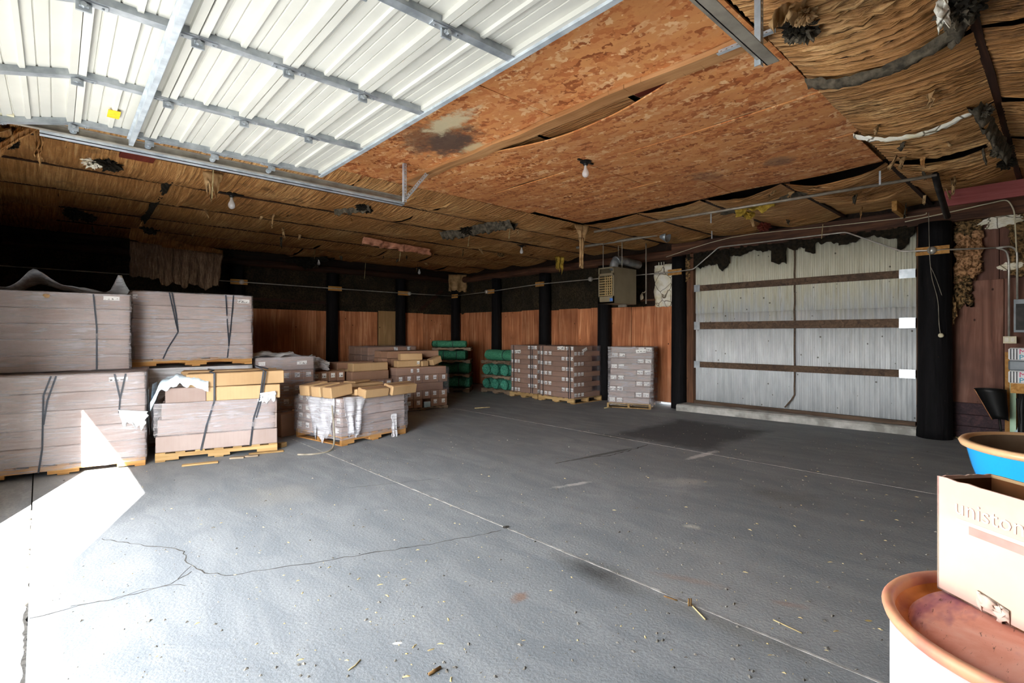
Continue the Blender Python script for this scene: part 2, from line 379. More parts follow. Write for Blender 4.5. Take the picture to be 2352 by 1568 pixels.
simple('stone_bit', '#3d3b38', '#8f8a80', 40, rough=.9)
simple('straw', '#9d8a5c', '#c9b98c', 20, rough=.8)
simple('twig', '#5c4326', '#8a6a40', 20, rough=.85)
def make_glass():
    t = NT('bulb_glass'); t.P(Base_Color=(.95, .95, .95, 1), Roughness=.05, Specular_IOR_Level=.9)
    tr = t.n('ShaderNodeBsdfTransparent'); ms = t.n('ShaderNodeMixShader', {0: .45, 1: tr.outputs[0], 2: t.b.outputs[0]}); t.t.links.new(ms.outputs[0], t.out.inputs[0])
make_glass()

# ------------------------------------------------------------------ geometry helpers
class MB:
    def __init__(s): s.v = []; s.f = []
    def add(s, vs, fs, M=None):
        o = len(s.v)
        s.v += [tuple(M @ Vector(p)) if M else tuple(p) for p in vs]; s.f += [tuple(i+o for i in q) for q in fs]; return s
    def box(s, x0, x1, y0, y1, z0, z1, M=None):
        vs = [(x, y, z) for z in (z0, z1) for y in (y0, y1) for x in (x0, x1)]
        return s.add(vs, [(0, 2, 3, 1), (4, 5, 7, 6), (0, 1, 5, 4), (2, 6, 7, 3), (0, 4, 6, 2), (1, 3, 7, 5)], M)
    def bar(s, a, b, w, h, up=(0, 0, 1)):
        a = Vector(a); b = Vector(b); d = (b-a).normalized(); u = Vector(up)
        side = d.cross(u).normalized()*w/2; u2 = side.cross(d).normalized()*h/2
        vs = [tuple(p+sx*side+sz*u2) for p in (a, b) for sx, sz in ((-1, -1), (1, -1), (1, 1), (-1, 1))]
        return s.add(vs, [(0, 1, 2, 3), (7, 6, 5, 4), (0, 4, 5, 1), (1, 5, 6, 2), (2, 6, 7, 3), (3, 7, 4, 0)])
    def tube(s, pts, r, n=8, cap=True):
        pts = [Vector(p) for p in pts]; rr = r if isinstance(r, (list, tuple)) else [r]*len(pts)
        o = len(s.v); prev = None
        for i, p in enumerate(pts):
            d = (pts[min(i+1, len(pts)-1)]-pts[max(i-1, 0)]).normalized()
            if prev is None: a = d.orthogonal().normalized()
            else: a = (prev-d*prev.dot(d)); a = a.normalized() if a.length > 1e-6 else d.orthogonal().normalized()
            prev = a; b = d.cross(a)
            for k in range(n):
                t = 2*math.pi*k/n; s.v.append(tuple(p+(a*math.cos(t)+b*math.sin(t))*rr[i]))
        for i in range(len(pts)-1):
            for k in range(n):
                s.f.append((o+i*n+k, o+i*n+(k+1) % n, o+(i+1)*n+(k+1) % n, o+(i+1)*n+k))
        if cap:
            s.f.append(tuple(o+k for k in reversed(range(n)))); s.f.append(tuple(o+(len(pts)-1)*n+k for k in range(n)))
        return s
    def lathe(s, prof, n=32, M=None, capb=False, capt=False):
        vs = []; fs = []
        for r, z in prof:
            for k in range(n): t = 2*math.pi*k/n; vs.append((r*math.cos(t), r*math.sin(t), z))
        for i in range(len(prof)-1):
            for k in range(n): fs.append((i*n+k, i*n+(k+1) % n, (i+1)*n+(k+1) % n, (i+1)*n+k))
        if capb: fs.append(tuple(reversed(range(n))))
        if capt: fs.append(tuple((len(prof)-1)*n+k for k in range(n)))
        return s.add(vs, fs, M)
    def grid(s, fn, nu, nv):
        o = len(s.v)
        for j in range(nv+1):
            for i in range(nu+1): s.v.append(tuple(fn(i/nu, j/nv)))
        for j in range(nv):
            for i in range(nu):
                a = o+j*(nu+1)+i; s.f.append((a, a+1, a+nu+2, a+nu+1))
        return s
    def mesh(s, name, mat, smooth=False):
        me = bpy.data.meshes.new(name); me.from_pydata(s.v, [], s.f); me.update()
        if mat: me.materials.append(MATS[mat])
        if smooth: me.polygons.foreach_set('use_smooth', [True]*len(me.polygons))
        return me
    def build(s, name, mat, parent=None, smooth=False, **tags):
        return ob(name, s.mesh(name, mat, smooth), parent, **tags)

def ob(name, me, parent=None, label=None, cat=None, group=None, kind=None, loc=None, rot=None, scale=None):
    o = bpy.data.objects.new(name, me); COL.objects.link(o)
    if parent: o.parent = parent
    if loc is not None: o.location = loc
    if rot is not None: o.rotation_euler = rot if isinstance(rot, (tuple, Euler)) else (0, 0, rot)
    if scale is not None: o.scale = scale
    if label: o['label'] = label
    if cat: o['category'] = cat
    if group: o['group'] = group
    if kind: o['kind'] = kind
    return o
def thing(name, label, cat, loc=(0, 0, 0), rotz=0, group=None):
    return ob(name, None, None, label, cat, group, None, loc, rotz if isinstance(rotz, tuple) else (0, 0, rotz))
_cache = {}
def cbox(w, d, h, mat, c=.006):
    """chamfered box, base centre at origin, shared between alike pieces"""
    key = (round(w, 3), round(d, 3), round(h, 3), mat, c)
    if key in _cache: return _cache[key]
    bm = bmesh.new(); bmesh.ops.create_cube(bm, size=1)
    for v in bm.verts: v.co = Vector((v.co.x*w, v.co.y*d, (v.co.z+.5)*h))
    bmesh.ops.bevel(bm, geom=list(bm.edges), offset=c, segments=1, affect='EDGES')
    me = bpy.data.meshes.new('box'); bm.to_mesh(me); bm.free(); me.materials.append(MATS[mat]); _cache[key] = me
    return me
def nz(x, y, z=0.0, s=1.0): return noise.noise(Vector((x*s, y*s, z*s)))
def fuzz(name, c, size, mat, seed=0, sub=3, amp=.45, freq=3.0, parent=None, rot=None, **tags):
    bm = bmesh.new(); bmesh.ops.create_icosphere(bm, subdivisions=sub, radius=1)
    for v in bm.verts:
        n = v.co.normalized()
        k = 1 + amp*noise.noise(n*freq+Vector((seed*7.3, seed, 0))) + amp*.6*noise.noise(n*freq*2.7+Vector((0, seed*3.1, 5))) + amp*.3*noise.noise(n*freq*6+Vector((9, seed, 5)))
        v.co = Vector((n.x*size[0]*k, n.y*size[1]*k, n.z*size[2]*k))
    me = bpy.data.meshes.new(name); bm.to_mesh(me); bm.free(); me.materials.append(MATS[mat])
    return ob(name, me, parent, loc=c, rot=rot, **tags)
def flap(name, a, b, drop, mat, seed=0, nu=18, nv=8, fold=.05, rag=.25, lean=(0, 0, 0), taper=0.0, parent=None, thick=.004, freq=13, **tags):
    """torn sheet hanging from edge a-b"""
    a = Vector(a); b = Vector(b); L = (b-a); nrm = Vector((-L.y, L.x, 0)); nrm = nrm.normalized() if nrm.length > 1e-5 else Vector((1, 0, 0))
    lean = Vector(lean)
    def fn(u, v):
        rg = 1 + rag*(noise.noise(Vector((u*5+seed, seed*2.1, 0)))*1.4 + .7*noise.noise(Vector((u*14+seed, 3, seed))))
        uu = .5+(u-.5)*(1-taper*v)
        p = a + L*uu + Vector((0, 0, -drop*v*rg)) + lean*v
        p += nrm*fold*(math.sin(u*freq+seed+v*1.5)*.5+noise.noise(Vector((u*4+seed, v*2, 1)))*1.2)*(.3+v)
        p += L.normalized()*.03*noise.noise(Vector((u*6, v*5, seed)))
        return p
    m = MB().grid(fn, nu, nv)
    o = m.build(name, mat, parent, True, **tags)
    so = o.modifiers.new('s', 'SOLIDIFY'); so.thickness = thick
    return o
def text_mesh(txt, size, mat, name, parent, M, extr=.0006):
    cu = bpy.data.curves.new(name, 'FONT'); cu.body = txt; cu.size = size; cu.extrude = extr; cu.resolution_u = 2
    cu.align_x = 'LEFT'
    tmp = bpy.data.objects.new('tmp', cu); COL.objects.link(tmp)
    dg = bpy.context.evaluated_depsgraph_get(); me = bpy.data.meshes.new_from_object(tmp.evaluated_get(dg))
    bpy.data.objects.remove(tmp); me.materials.clear(); me.materials.append(MATS[mat])
    o = ob(name, me, parent); o.matrix_local = M
    return o

# ------------------------------------------------------------------ setting: floor, walls, ceiling
XR, YB, XL, YN = 9.85, 13.25, -0.6, -2.5      # inner faces of the four walls
floor = MB().box(-14, 14, -14, 18, -.4, -.03).build('floor', 'subbase', kind='structure')
J1, J2 = 2.66, 6.18
for x0, x1 in ((-.045, J1-.006), (J1+.006, J2-.005), (J2+.005, XR+.2)):
    MB().box(x0, x1, YN-.2, YB+.2, -.12, 0).build('slab', 'concrete_floor', floor)
def wavy_strip(pts, w, z, mat, name, parent, jag=.012, step=.04, seed=1):
    """thin jagged ribbon lying on the floor"""
    m = MB(); L = []
    for a, b in zip(pts, pts[1:]):
        n = max(1, int((b-a).length/step))
        for i in range(n): L.append(a.lerp(b, i/n))
    L.append(pts[-1]); o = 0
    for i, p in enumerate(L):
        d = (L[min(i+1, len(L)-1)]-L[max(i-1, 0)]); d.z = 0; d.normalize(); s = Vector((-d.y, d.x, 0))
        q = p + s*jag*noise.noise(Vector((i*.7, seed*9.1, 0)))*1.6
        k = w*(.35+.9*abs(noise.noise(Vector((i*.33, seed*5.7, 2)))))
        for h in (z, z-.012):
            m.v.append((q.x+s.x*k, q.y+s.y*k, h)); m.v.append((q.x-s.x*k, q.y-s.y*k, h))
        if i:
            b0 = (i-1)*4; b1 = i*4
            m.f += [(b0, b1, b1+1, b0+1), (b0, b0+2, b1+2, b1), (b0+1, b1+1, b1+3, b0+3)]
    return m.build(name, mat, parent)
def fp(*pp): return [P(x, y, z=0) for x, y in pp]
wavy_strip([Vector((J1, y, 0)) for y in (-2, 0, 2, 3.2, 5, 8, 13)], .013, .0015, 'joint_filler', 'joint_filler', floor, .004)
wavy_strip([Vector((J2, y, 0)) for y in (-2, 0, 2, 4, 8, 13)], .009, .0015, 'joint_filler', 'joint_filler', floor, .004, seed=2)
cracks = [([(68, 1420), (180, 1392), (270, 1374), (350, 1352), (390, 1340), (440, 1312)], .0045), ([(160, 1395), (250, 1378), (330, 1355), (378, 1345), (425, 1346)], .003),
          ([(232, 1238), (300, 1248), (380, 1256), (412, 1264), (430, 1285), (446, 1308), (470, 1316), (520, 1322), (560, 1316), (650, 1302), (760, 1286), (880, 1266), (960, 1254), (1060, 1236), (1152, 1218)], .0055),
          ([(440, 1300), (416, 1318), (404, 1330)], .004), ([(1275, 1064), (1340, 1052), (1400, 1046), (1440, 1036), (1490, 1021)], .012),
          ([(800, 1120), (960, 1104), (1010, 1098)], .004), ([(1160, 1170), (1250, 1375), (1262, 1440), (1275, 1500), (1320, 1512)], .0025)]
for i, (pp, w) in enumerate(cracks[:6]): wavy_strip(fp(*pp), w, .0012, 'crack_dark', 'crack', floor, .016, seed=i+3)
wavy_strip([Vector((-.05, y, 0)) for y in (1, 2, 3, 4, 5, 6)], .014, -.004, 'crack_dark', 'crack', floor, .012, seed=22)
apron = MB().box(-13.8, -.055, -13.8, 17.8, -.14, -.012).build('ground_apron', 'concrete_apron', kind='structure')

def struct(name, m, mat): return m.build(name, mat, kind='structure')
# doorway wall (behind and left of the camera) with the open bay, its header and outer pier
JY0, JY1, HZ = 1.2, 4.97, 2.7
wl = MB().box(XL-.2, XL, YN-.2, JY0, -.02, 3.9).box(XL-.2, XL, JY1, YB+.2, -.02, 3.9)
wl.box(XL-.2, XL, JY0, JY1, HZ, 3.9)
wl.box(-1.12, XL-.2, JY0-.25, JY0, -.02, 3.9)
wl.box(-1.1, XL-.2, YN-.2, YB+.2, 3.62, 3.75)  # unseen eave, added to cut high sky light at the doorway
wall_left = struct('wall_left', wl, 'exterior_wall')
wall_near = struct('wall_near', MB().box(XL-.2, XR+.2, YN-.2, YN, -.02, 3.9), 'exterior_wall')  # unseen wall, set close behind the camera to bounce light
wall_back = struct('wall_back', MB().box(XL-.2, XR+.2, YB, YB+.2, -.02, 3.9), 'deck_wood')
G0, G1, GZ = 5.5, 6.02, .07      # daylight gap under the wall beside the pale stack
wr = MB().box(XR, XR+.2, YN-.2, G0, -.02, 3.9).box(XR, XR+.2, G1, YB+.2, -.02, 3.9).box(XR, XR+.2, G0, G1, GZ, 3.9)
wall_right = struct('wall_right', wr, 'deck_wood')
ceiling = struct('ceiling', MB().box(XL-.2, XR+.2, YN-.2, YB+.2, 3.62, 3.9), 'deck_wood')

# plywood lining, sheet by sheet, and sooty insulation above it
def lining(parent, along, fixed, a, b, z0, z1, mats, rng, th=.02, wmin=.42, wmax=.98):
    x = a
    while x < b-.02:
        w = min(rng.uniform(wmin, wmax), b-x)
        if b-x-w < .25: w = b-x
        zt = z1+rng.uniform(-.015, .015); off = rng.uniform(0, .012)
        me = cbox(w-.006, th, zt-z0, rng.choice(mats), .003)
        if along == 'y': ob('plywood_sheet', me, parent, loc=(fixed-off, x+w/2, z0), rot=(0, 0, math.pi/2))
        else: ob('plywood_sheet', me, parent, loc=(x+w/2, fixed-off, z0))
        x += w
def batt(parent, along, fixed, a, b, z0, z1, mat, seed, amp=.05, nu=26, nv=14, name='insulation_batt'):
    def fn(u, v):
        s = a+(b-a)*u; edge = min(u, 1-u, v, 1-v)
        d = amp*(noise.noise(Vector((s*3, v*3.3, seed)))+.6*noise.noise(Vector((s*9, v*9, seed))))+.02*min(1, edge*8)
        z = z0+(z1-z0)*v - (.05*noise.noise(Vector((s*4, seed, 3))) if v < .01 else 0)
        return (fixed-d, s, z) if along == 'y' else (s, fixed-d, z)
    o = MB().grid(fn, nu, nv).build(name, mat, parent, True)
    so = o.modifiers.new('s', 'SOLIDIFY'); so.thickness = .03
    return o
rg = random.Random(3)
PZ = 2.13
PY = [1.30, 5.33, 7.21, 9.12, 11.05, 12.98]     # posts along the right wall
PX = [1.25, 3.34, 5.62, 7.65]                   # posts along the back wall
for i, (a, b) in enumerate(((5.5, 7.21), (7.21, 9.12), (9.12, 11.05), (11.05, 13.2))):
    if i == 0:
        lining(wall_right, 'y', XR-.06, a, G1, .065, PZ, ['plywood'], rg, wmin=.5, wmax=.6); a = G1
    lining(wall_right, 'y', XR-.06, a, b, .02, PZ+.03*i/3, ['plywood'], rg, wmin=.3, wmax=.75)
for a, b in ((7.21, 9.12), (9.12, 11.05), (11.05, 13.2)):
    batt(wall_right, 'y', XR-.02, a, b, PZ-.02, 3.3, 'soot_insulation', a)
batt(wall_right, 'y', XR-.02, 6.25, 7.21, PZ-.02, 3.3, 'soot_insulation', 2.2)
# opened bay: black gap and pale cracked backing
MB().box(XR-.07, XR-.02, 5.95, 6.27, PZ+.1, 3.05).build('gap_board', 'deck_wood', wall_right)
o = batt(wall_right, 'y', XR-.10, 5.45, 5.97, PZ-.03, 2.98, 'white_backing', 8.8, .07, 30, 30, 'torn_white_backing')
for k in range(3): MB().box(XR-.075, XR-.055, 5.78+.06*k, 5.80+.06*k, 2.75, 3.05).build('lath', 'corrugated_white', wall_right)
MB().bar((XR-.09, 5.97, PZ+.12), (XR-.09, 6.35, PZ+.12), .05, .04).build('ledge_rail', 'jamb_wood', wall_right)
lining(wall_back, 'x', YB-.06, 3.34, 5.62, .02, PZ, ['plywood'], rg, wmin=.4, wmax=1.2)
lining(wall_back, 'x', YB-.06, 5.62, 7.02, .02, PZ, ['plywood'], rg, wmin=.4, wmax=.7)
ob('plywood_sheet', cbox(.58, .02, PZ+.02, 'plywood_pale', .003), wall_back, loc=(7.32, YB-.09, .02))
lining(wall_back, 'x', YB-.06, 7.65, 9.8, .02, PZ, ['plywood'], rg, wmin=.5, wmax=1.2)
for a, b in ((3.34, 5.62), (5.62, 7.65), (7.65, 9.8)):
    batt(wall_back, 'x', YB-.03, a, b, PZ-.02, 3.3, 'soot_insulation', a+40)
MB().bar((3.48, YB-.12, PZ+.22), (5.48, YB-.12, PZ+.20), .10, .07).build('ledge_rail', 'purlin_wood', wall_back)
MB().bar((8.4, YB-.1, PZ+.1), (9.2, YB-.1, PZ+.75), .04, .10).build('brace', 'purlin_wood', wall_back)
for a, b in ((-.58, 1.25), (1.25, 3.34)):
    lining(wall_back, 'x', YB-.06, a, b, .02, PZ, ['plywood'], rg, wmin=.5, wmax=1.2)
    batt(wall_back, 'x', YB-.03, a, b, PZ-.02, 3.4, 'soot_insulation', a+70)
# right wall beyond the big post: maroon ply with torn insulation above, dark planks at the foot
Ya, Yb = -.55, 1.15
lining(wall_right, 'y', XR-.05, Ya, Yb, .52, 2.27, ['plywood_maroon'], rg, wmin=.9, wmax=1.22)
lining(wall_right, 'y', XR-.03, Ya, Yb, 2.27, 3.25, ['plywood_maroon'], rg, wmin=.9, wmax=1.22)
for k in range(3):
    ob('plank', cbox(Yb-Ya, .03, .163, 'plank_purple', .004), wall_right, loc=(XR-.06-.006*k, (Ya+Yb)/2, .02+.168*k), rot=(0, 0, math.pi/2))
def lumpy(parent, y0, y1, z0, z1, mat, seed, amp=.045, rag=.12, x=None):
    x = x or XR-.05
    def fn(u, v):
        bott = z0+rag*(noise.noise(Vector((u*6, seed, 0)))+.5*noise.noise(Vector((u*17, seed, 4))))
        y = y0+(y1-y0)*u + .03*noise.noise(Vector((v*8, seed, u*3)))
        z = bott+(z1-bott)*v
        d = .05+amp*(abs(noise.noise(Vector((y*7, z*7, seed))))*1.6+.7*noise.noise(Vector((y*19, z*19, seed)))+.4*noise.noise(Vector((y*40, z*40, seed))))
        return (x-d, y, z)
    o = MB().grid(fn, 26, 40).build('torn_insulation', mat, parent, True)
    so = o.modifiers.new('s', 'SOLIDIFY'); so.thickness = .04
    return o
lumpy(wall_right, .78, 1.06, 2.30, 2.95, 'orange_fibre', 1.3); lumpy(wall_right, .78, 1.06, 2.9, 3.28, 'brown_fibre', 2.9)
lumpy(wall_right, .90, 1.05, 1.98, 2.34, 'brown_fibre', 6.1, rag=.2)
lumpy(wall_right, .1, .50, 2.28, 2.72, 'brown_fibre', 4.4, rag=.05); lumpy(wall_right, .1, .5, 2.68, 3.2, 'brown_fibre', 5.4)
for k, (a, b) in enumerate((((2250, 515), (2352, 478)), ((2285, 515), (2352, 500)), ((2293, 616), (2350, 608)), ((2270, 522), (2330, 505)))):
    pa, pb = P(*a, x=XR-.16), P(*b, x=XR-.16); L = (pb-pa)
    o = fuzz('torn_white_edge', (pa+pb)/2, (.035, L.length/2, .05), 'white_backing', k+2, 3, .6, 3, wall_right, rot=(math.atan2(L.z, -L.y)*-1, 0, 0))

# top plates
beam = MB()
def logbeam(a, b, r, seed):
    n = 24; pts = [Vector(a).lerp(Vector(b), i/n)+Vector((.015*nz(i*.6, seed), 0, .015*nz(i*.5, seed+9))) for i in range(n+1)]
    return MB().tube(pts, [r*(1+.08*nz(i*.8, seed+3)) for i in range(n+1)], 10)
logbeam((XR-.17, 5.3, 3.17), (XR-.17, 13.2, 3.2), .10, 1).build('trim_1', 'beam_log', None, True, kind='structure')
MB().box(XR-.26, XR-.12, YN, 5.5, 3.12, 3.36).build('trim_2', 'beam_log', kind='structure')
logbeam((-.5, YB-.16, 3.2), (9.7, YB-.16, 3.2), .09, 5).build('trim_3', 'purlin_wood', None, True, kind='structure')

# ------------------------------------------------------------------ posts
def post(loc, r, top, label, seed, rt=None):
    root = thing('timber_post', label, 'post', loc, group='round black posts along the walls')
    prof = []; n = 20; rt = rt or r*.88
    m = MB()
    for i in range(n+1):
        z = top*i/n; rr = r+(rt-r)*i/n
        prof.append((rr*(1+.02*nz(i*.9, seed)), z))
    m.lathe(prof, 20, capb=True, capt=True); m.build('post_shaft', 'creosote_post', root, True)
    return root
post((9.565, 1.27, 0), .205, 3.12, 'stout black timber post to the right of the corrugated door', 1, .19)
p2 = post((9.58, 5.33, 0), .155, 3.08, 'black timber post to the left of the corrugated door', 2)
post((9.58, 7.21, 0), .16, 3.08, 'black timber post under the unit heater, beside the white carton stack', 3)
post((9.6, 9.12, 0), .165, 3.08, 'black timber post behind the twin label-covered carton stacks', 4)
post((9.62, 11.05, 0), .15, 3.1, 'black timber post behind the green rolls by the plywood wall', 5)
post((9.55, 12.92, 0), .15, 3.1, 'black timber post in the far corner behind the green rolls', 6)
post((7.65, 13.0, 0), .155, 3.1, 'black timber post on the back wall beside the pale plywood sheet', 7)
post((5.62, 13.0, 0), .16, 3.1, 'black timber post on the back wall above the crumpled white bag', 8)
post((3.34, 12.95, 0), .17, 3.1, 'black timber post at the dark end of the back wall', 9)
bp = bpy.data.objects['timber_post']
for z, s in ((1.42, .05), (1.18, .04), (1.08, .03), (.62, .025)):
    px = P(2128 if z > 1.3 else 2135, 0, x=9.5)
    fuzz('bark_scar', (-.185+.01, .06*math.sin(z*9), z), (.012, s*.6, s), 'post_scar', z, 2, .4, 2, bp)

# ------------------------------------------------------------------ ceiling: purlins, insulation blankets, boards
PURL = [-2.45, -2.15, -.88, .37, 1.34, 2.45, 3.55, 4.65, 5.78, 6.78, 7.85, 9.1, 10.35, 11.6, 12.85]
SEAM = [-.58, .2, 1.5, 2.9, 4.36, 5.82, 7.02, 8.4, 9.7]
CZ = 3.46
for i, y in enumerate(PURL):
    pts = [Vector((x, y+.012*nz(x, i), CZ+.02+.012*nz(x*1.1, i+7))) for x in [XL+.03+k*(XR-XL-.1)/16 for k in range(17)]]
    m = MB()
    for a, b in zip(pts, pts[1:]):
        if 1.3 < y < 5.8 and a.x < 6.95: continue
        m.bar(a, b, .05, .09)
    m.build('purlin', 'purlin_wood', ceiling)
    MB().box(XL+.02, XR-.05, y-.02, y+.02, CZ+.05, 3.64).build('purlin_web', 'deck_wood', ceiling)
rb = random.Random(11)
def blanket(x0, x1, y0, y1, mat, seed, sag, wr, lift=0, name='insulation_blanket'):
    nu = max(12, int((x1-x0)/.012)); nv = 9
    x0 += rb.uniform(-.03, .012); x1 -= rb.uniform(-.03, .012); skew = rb.uniform(-.02, .02)
    if y1 < 1.5 and x0 > 2: x0 += .035; x1 -= .035
    base = rb.uniform(-.012, .0)
    def fn(u, v):
        y = y0+.02+(y1-y0-.04)*v; x = x0+(x1-x0)*u
        e = min(u, 1-u)*(x1-x0)
        x += .02*noise.noise(Vector((y*6, seed, 1)))*(1 if e < .06 else .3) + skew*math.sin(v*3.1)
        s = 4*v*(1-v)
        ph = x*(72 if wr > .05 else 96) + 11*noise.noise(Vector((x*1.3, y*1.1, seed))) + 1.2*math.sin(v*3.1+seed)
        ridge = (1-abs(math.sin(ph*.5)))**1.6
        amp = wr*(.35+.9*abs(noise.noise(Vector((x*.9, y*.9, seed+4)))))
        z = CZ-.01+lift+base - sag*s*(.7+.5*noise.noise(Vector((x*.8, seed, 9)))) - amp*ridge*(.25+s*.75) + .012*noise.noise(Vector((x*5, y*5, seed)))
        if e < .06: z -= (.06-e)*.3*(.6+noise.noise(Vector((y*4, seed, 2))))*s
        return (x, y, z)
    o = MB().grid(fn, nu, nv).build(name, mat, ceiling, True)
    return o
for i in range(len(PURL)-1):
    for j in range(len(SEAM)-1):
        y0, y1, x0, x1 = PURL[i], PURL[i+1], SEAM[j], SEAM[j+1]
        yc, xc = (y0+y1)/2, (x0+x1)/2
        mat = 'kraft_paper'
        if 1.3 < yc < 5.8 and xc < 7:
            blanket(x0, x1, y0, y1, 'kraft_paper', i*13.7+j*3.3, .004, .006, lift=.045); continue
        near = yc < 2
        if near and xc > 8.3:
            blanket(x0, x1, y0, y1, mat, i*13.7+j*3.3, .02, .02, lift=.02); continue
        blanket(x0, x1, y0, y1, mat, i*13.7+j*3.3, rb.uniform(.09, .13) if near else rb.uniform(.05, .11), .085 if near else .036)
# shaggy grey strips in the seams
def shag(a, b, w, mat, seed, drop=.05, name='shaggy_insulation_strip', parent=None, belly=0):
    a = Vector(a); b = Vector(b); L = b-a; n = max(10, int(L.length/.03)); side = Vector((-L.y, L.x, 0)).normalized()
    def fn(u, v):
        p = a+L*u; t = (v-.5)*2
        k = 1+.5*nz(u*L.length*7, seed)
        return p + side*(w*t*k*.5) + Vector((0, 0, -belly*4*u*(1-u)-drop*(1-t*t)*(1+.9*nz(u*L.length*11, v*4, seed))+.02*nz(u*40, v*9, seed)))
    return MB().grid(fn, n, 7).build(name, mat, parent or ceiling, True)
shag(P(1855, 185, z=3.42), P(2215, 55, z=3.42), .12, 'grey_fibre', 1, belly=.11)
shag(P(2190, 70, z=3.43), P(2228, -10, z=3.43), .14, 'grey_fibre', 2, .10)
shag(P(1960, 308, z=3.42), P(2240, 248, z=3.42), .045, 'white_backing', 3, .03, belly=.12)
shag(P(2235, 235, z=3.42), P(2260, 275, z=3.36), .10, 'grey_fibre', 4, .06)
shag(P(2262, 270, z=3.38), P(2312, 350, z=3.32), .09, 'grey_fibre', 5, .10)
shag(P(330, 505, z=3.42), P(400, 395, z=3.43), .10, 'black_fibre', 6, .06)
shag(P(200, 285, z=3.44), P(355, 345, z=3.44), .35, 'black_fibre', 7, .05)
shag(P(1020, 535, z=3.4), P(1180, 505, z=3.4), .25, 'grey_fibre', 8, .12)
shag(P(770, 480, z=3.41), P(850, 472, z=3.41), .08, 'grey_fibre', 9, .08)
shag(P(500, 610, z=3.38), P(760, 590, z=3.38), .3, 'black_fibre', 12, .08)
shag(P(1660, 490, z=3.42), P(1870, 435, z=3.42), .2, 'grey_fibre', 10, .03)

# ------------------------------------------------------------------ strand-board sheets under the ceiling
OZ = 3.45
def osb(x0, x1, y0, y1, seed, bow=0, sag=.012, droop=0):
    nu, nv = 8, 24; th = .012
    def low(u, v):
        y = y0+(y1-y0)*v; b = bow*max(0, math.sin(max(0, min(1, (y-1.75)/2.6))*math.pi))
        x = x0+b+(x1-x0-b)*u
        z = OZ - sag*math.sin(math.pi*v)*(1+.5*nz(u*2, seed)) - .008*nz(x*1.5, y*1.5, seed) - droop*(1-u)**2*math.sin(max(0, min(1, (y-1.75)/2.6))*math.pi)
        return Vector((x, y, z))
    m = MB().grid(low, nu, nv)
    o = m.build('strand_board', 'osb', ceiling)
    so = o.modifiers.new('s', 'SOLIDIFY'); so.thickness = th; so.offset = 1
    return o
for r, (x0, x1, ya, yb, ysp, bow, dr) in enumerate(((1.0, 2.18, 1.36, 6.0, 3.8, 0, 0), (2.20, 3.42, 1.34, 6.05, 3.1, 0, 0), (3.46, 4.58, 1.33, 5.95, 4.75, .20, .05), (4.60, 5.77, 1.27, 5.86, 3.7, 0, 0), (5.79, 6.98, 1.38, 5.72, 3.1, 0, 0))):
    osb(x0, x1, ya, ysp-.004, r*5.1, bow, .015, dr); osb(x0, x1, ysp+.004, yb, r*5.1+2, bow, .015, dr)
# warped batten along the board seam
n = 30; pts = [Vector((3.40+.035*nz(k*.23, 3.3), 1.30+(5.62-1.30)*k/n, 3.415+.018*nz(k*.3, 8.8))) for k in range(n+1)]
m = MB()
for a, b in zip(pts, pts[1:]): m.bar(a, b, .14, .038)
m.build('ceiling_batten', 'pine_y', label='long warped pine batten nailed under the strand-board seam', cat='batten')
MB().bar((3.62, 1.4, 3.50), (3.62, 2.4, 3.50), .1, .05).build('blocking', 'maroon_board', ceiling)
# patches of maroon board seen past the door track
for (px, py), (w, d) in (((318, 358), (.30, .34)), ((248, 328), (.18, .3))):
    p = P(px, py, z=3.40); MB().box(p.x-w/2, p.x+w/2, p.y-d/2, p.y+d/2, 3.395, 3.425).build('patch_board', 'maroon_board', ceiling)
# red fascia board and dark plate by the right wall
a, b = P(2172, 458, x=9.0), P(2420, 424, x=9.0)
rbd = MB().box(8.90, 8.95, -.9, a.y, 3.215, 3.42)
rbd.build('red_board', 'red_board', label='red painted board under the ceiling by the stout black post', cat='board')
MB().box(8.92, 9.60, 1.60, 1.66, 3.26, 3.40).build('tie_block', 'pine', label='short pale timber block between the red board and the door lintel', cat='board')

# ------------------------------------------------------------------ sectional overhead door
DZ, DH = 3.085, 3.80       # underside level, door width
DY1, DY0 = 5.03, 1.18
door = thing('sectional_door', 'white ribbed sectional overhead door rolled up under the ceiling', 'garage door', (0, 3.115, DZ), math.radians(-1.0))
PW = .462
def panel_mesh():
    """ribbed panel: x 0..PW across, y along the door, z=0 underside, up positive"""
    hw = DH/2; prof = []
    rail = .042
    def add(x, z): prof.append((x, z))
    add(.004, .05); add(.004, -.018); add(rail, -.018); add(rail, .012)
    x = rail+.03; k = 0
    while x < PW-rail-.05:
        if k == 2: add(x, .012); add(x+.006, -.004); add(x+.03, -.004); add(x+.036, .012); x += .08
        else: add(x, .012); add(x+.003, .020); add(x+.008, .020); add(x+.011, .012); x += .062
        k = (k+1) % 4
    add(PW-rail, .012); add(PW-rail, -.018); add(PW-.004, -.018); add(PW-.004, .05)
    m = MB(); N = len(prof)
    for y in (-hw, hw):
        for px_, z in prof: m.v.append((px_, y, z))
    for i in range(N-1): m.f.append((i, i+1, N+i+1, N+i))
    m.f.append((0, N, 2*N-1, N-1)); m.f.append(tuple(range(N-1, -1, -1))); m.f.append(tuple(range(N, 2*N)))
    return m.mesh('door_panel', 'white_enamel')
pm = panel_mesh()
stile_y = [-DH/2+.03, -DH/4, 0, DH/4, DH/2-.03]
st_me = MB().box(0, PW, -.028, .028, -.026, -.018).box(0, PW, -.028, -.022, -.018, .012).box(0, PW, .022, .028, -.018, .012).mesh('stile', 'galvanized')
hg = MB().box(-.09, .09, -.02, .02, -.033, -.026).box(-.03, .03, -.006, .006, -.075, -.03).box(-.018, .018, -.024, .024, -.06, -.045)
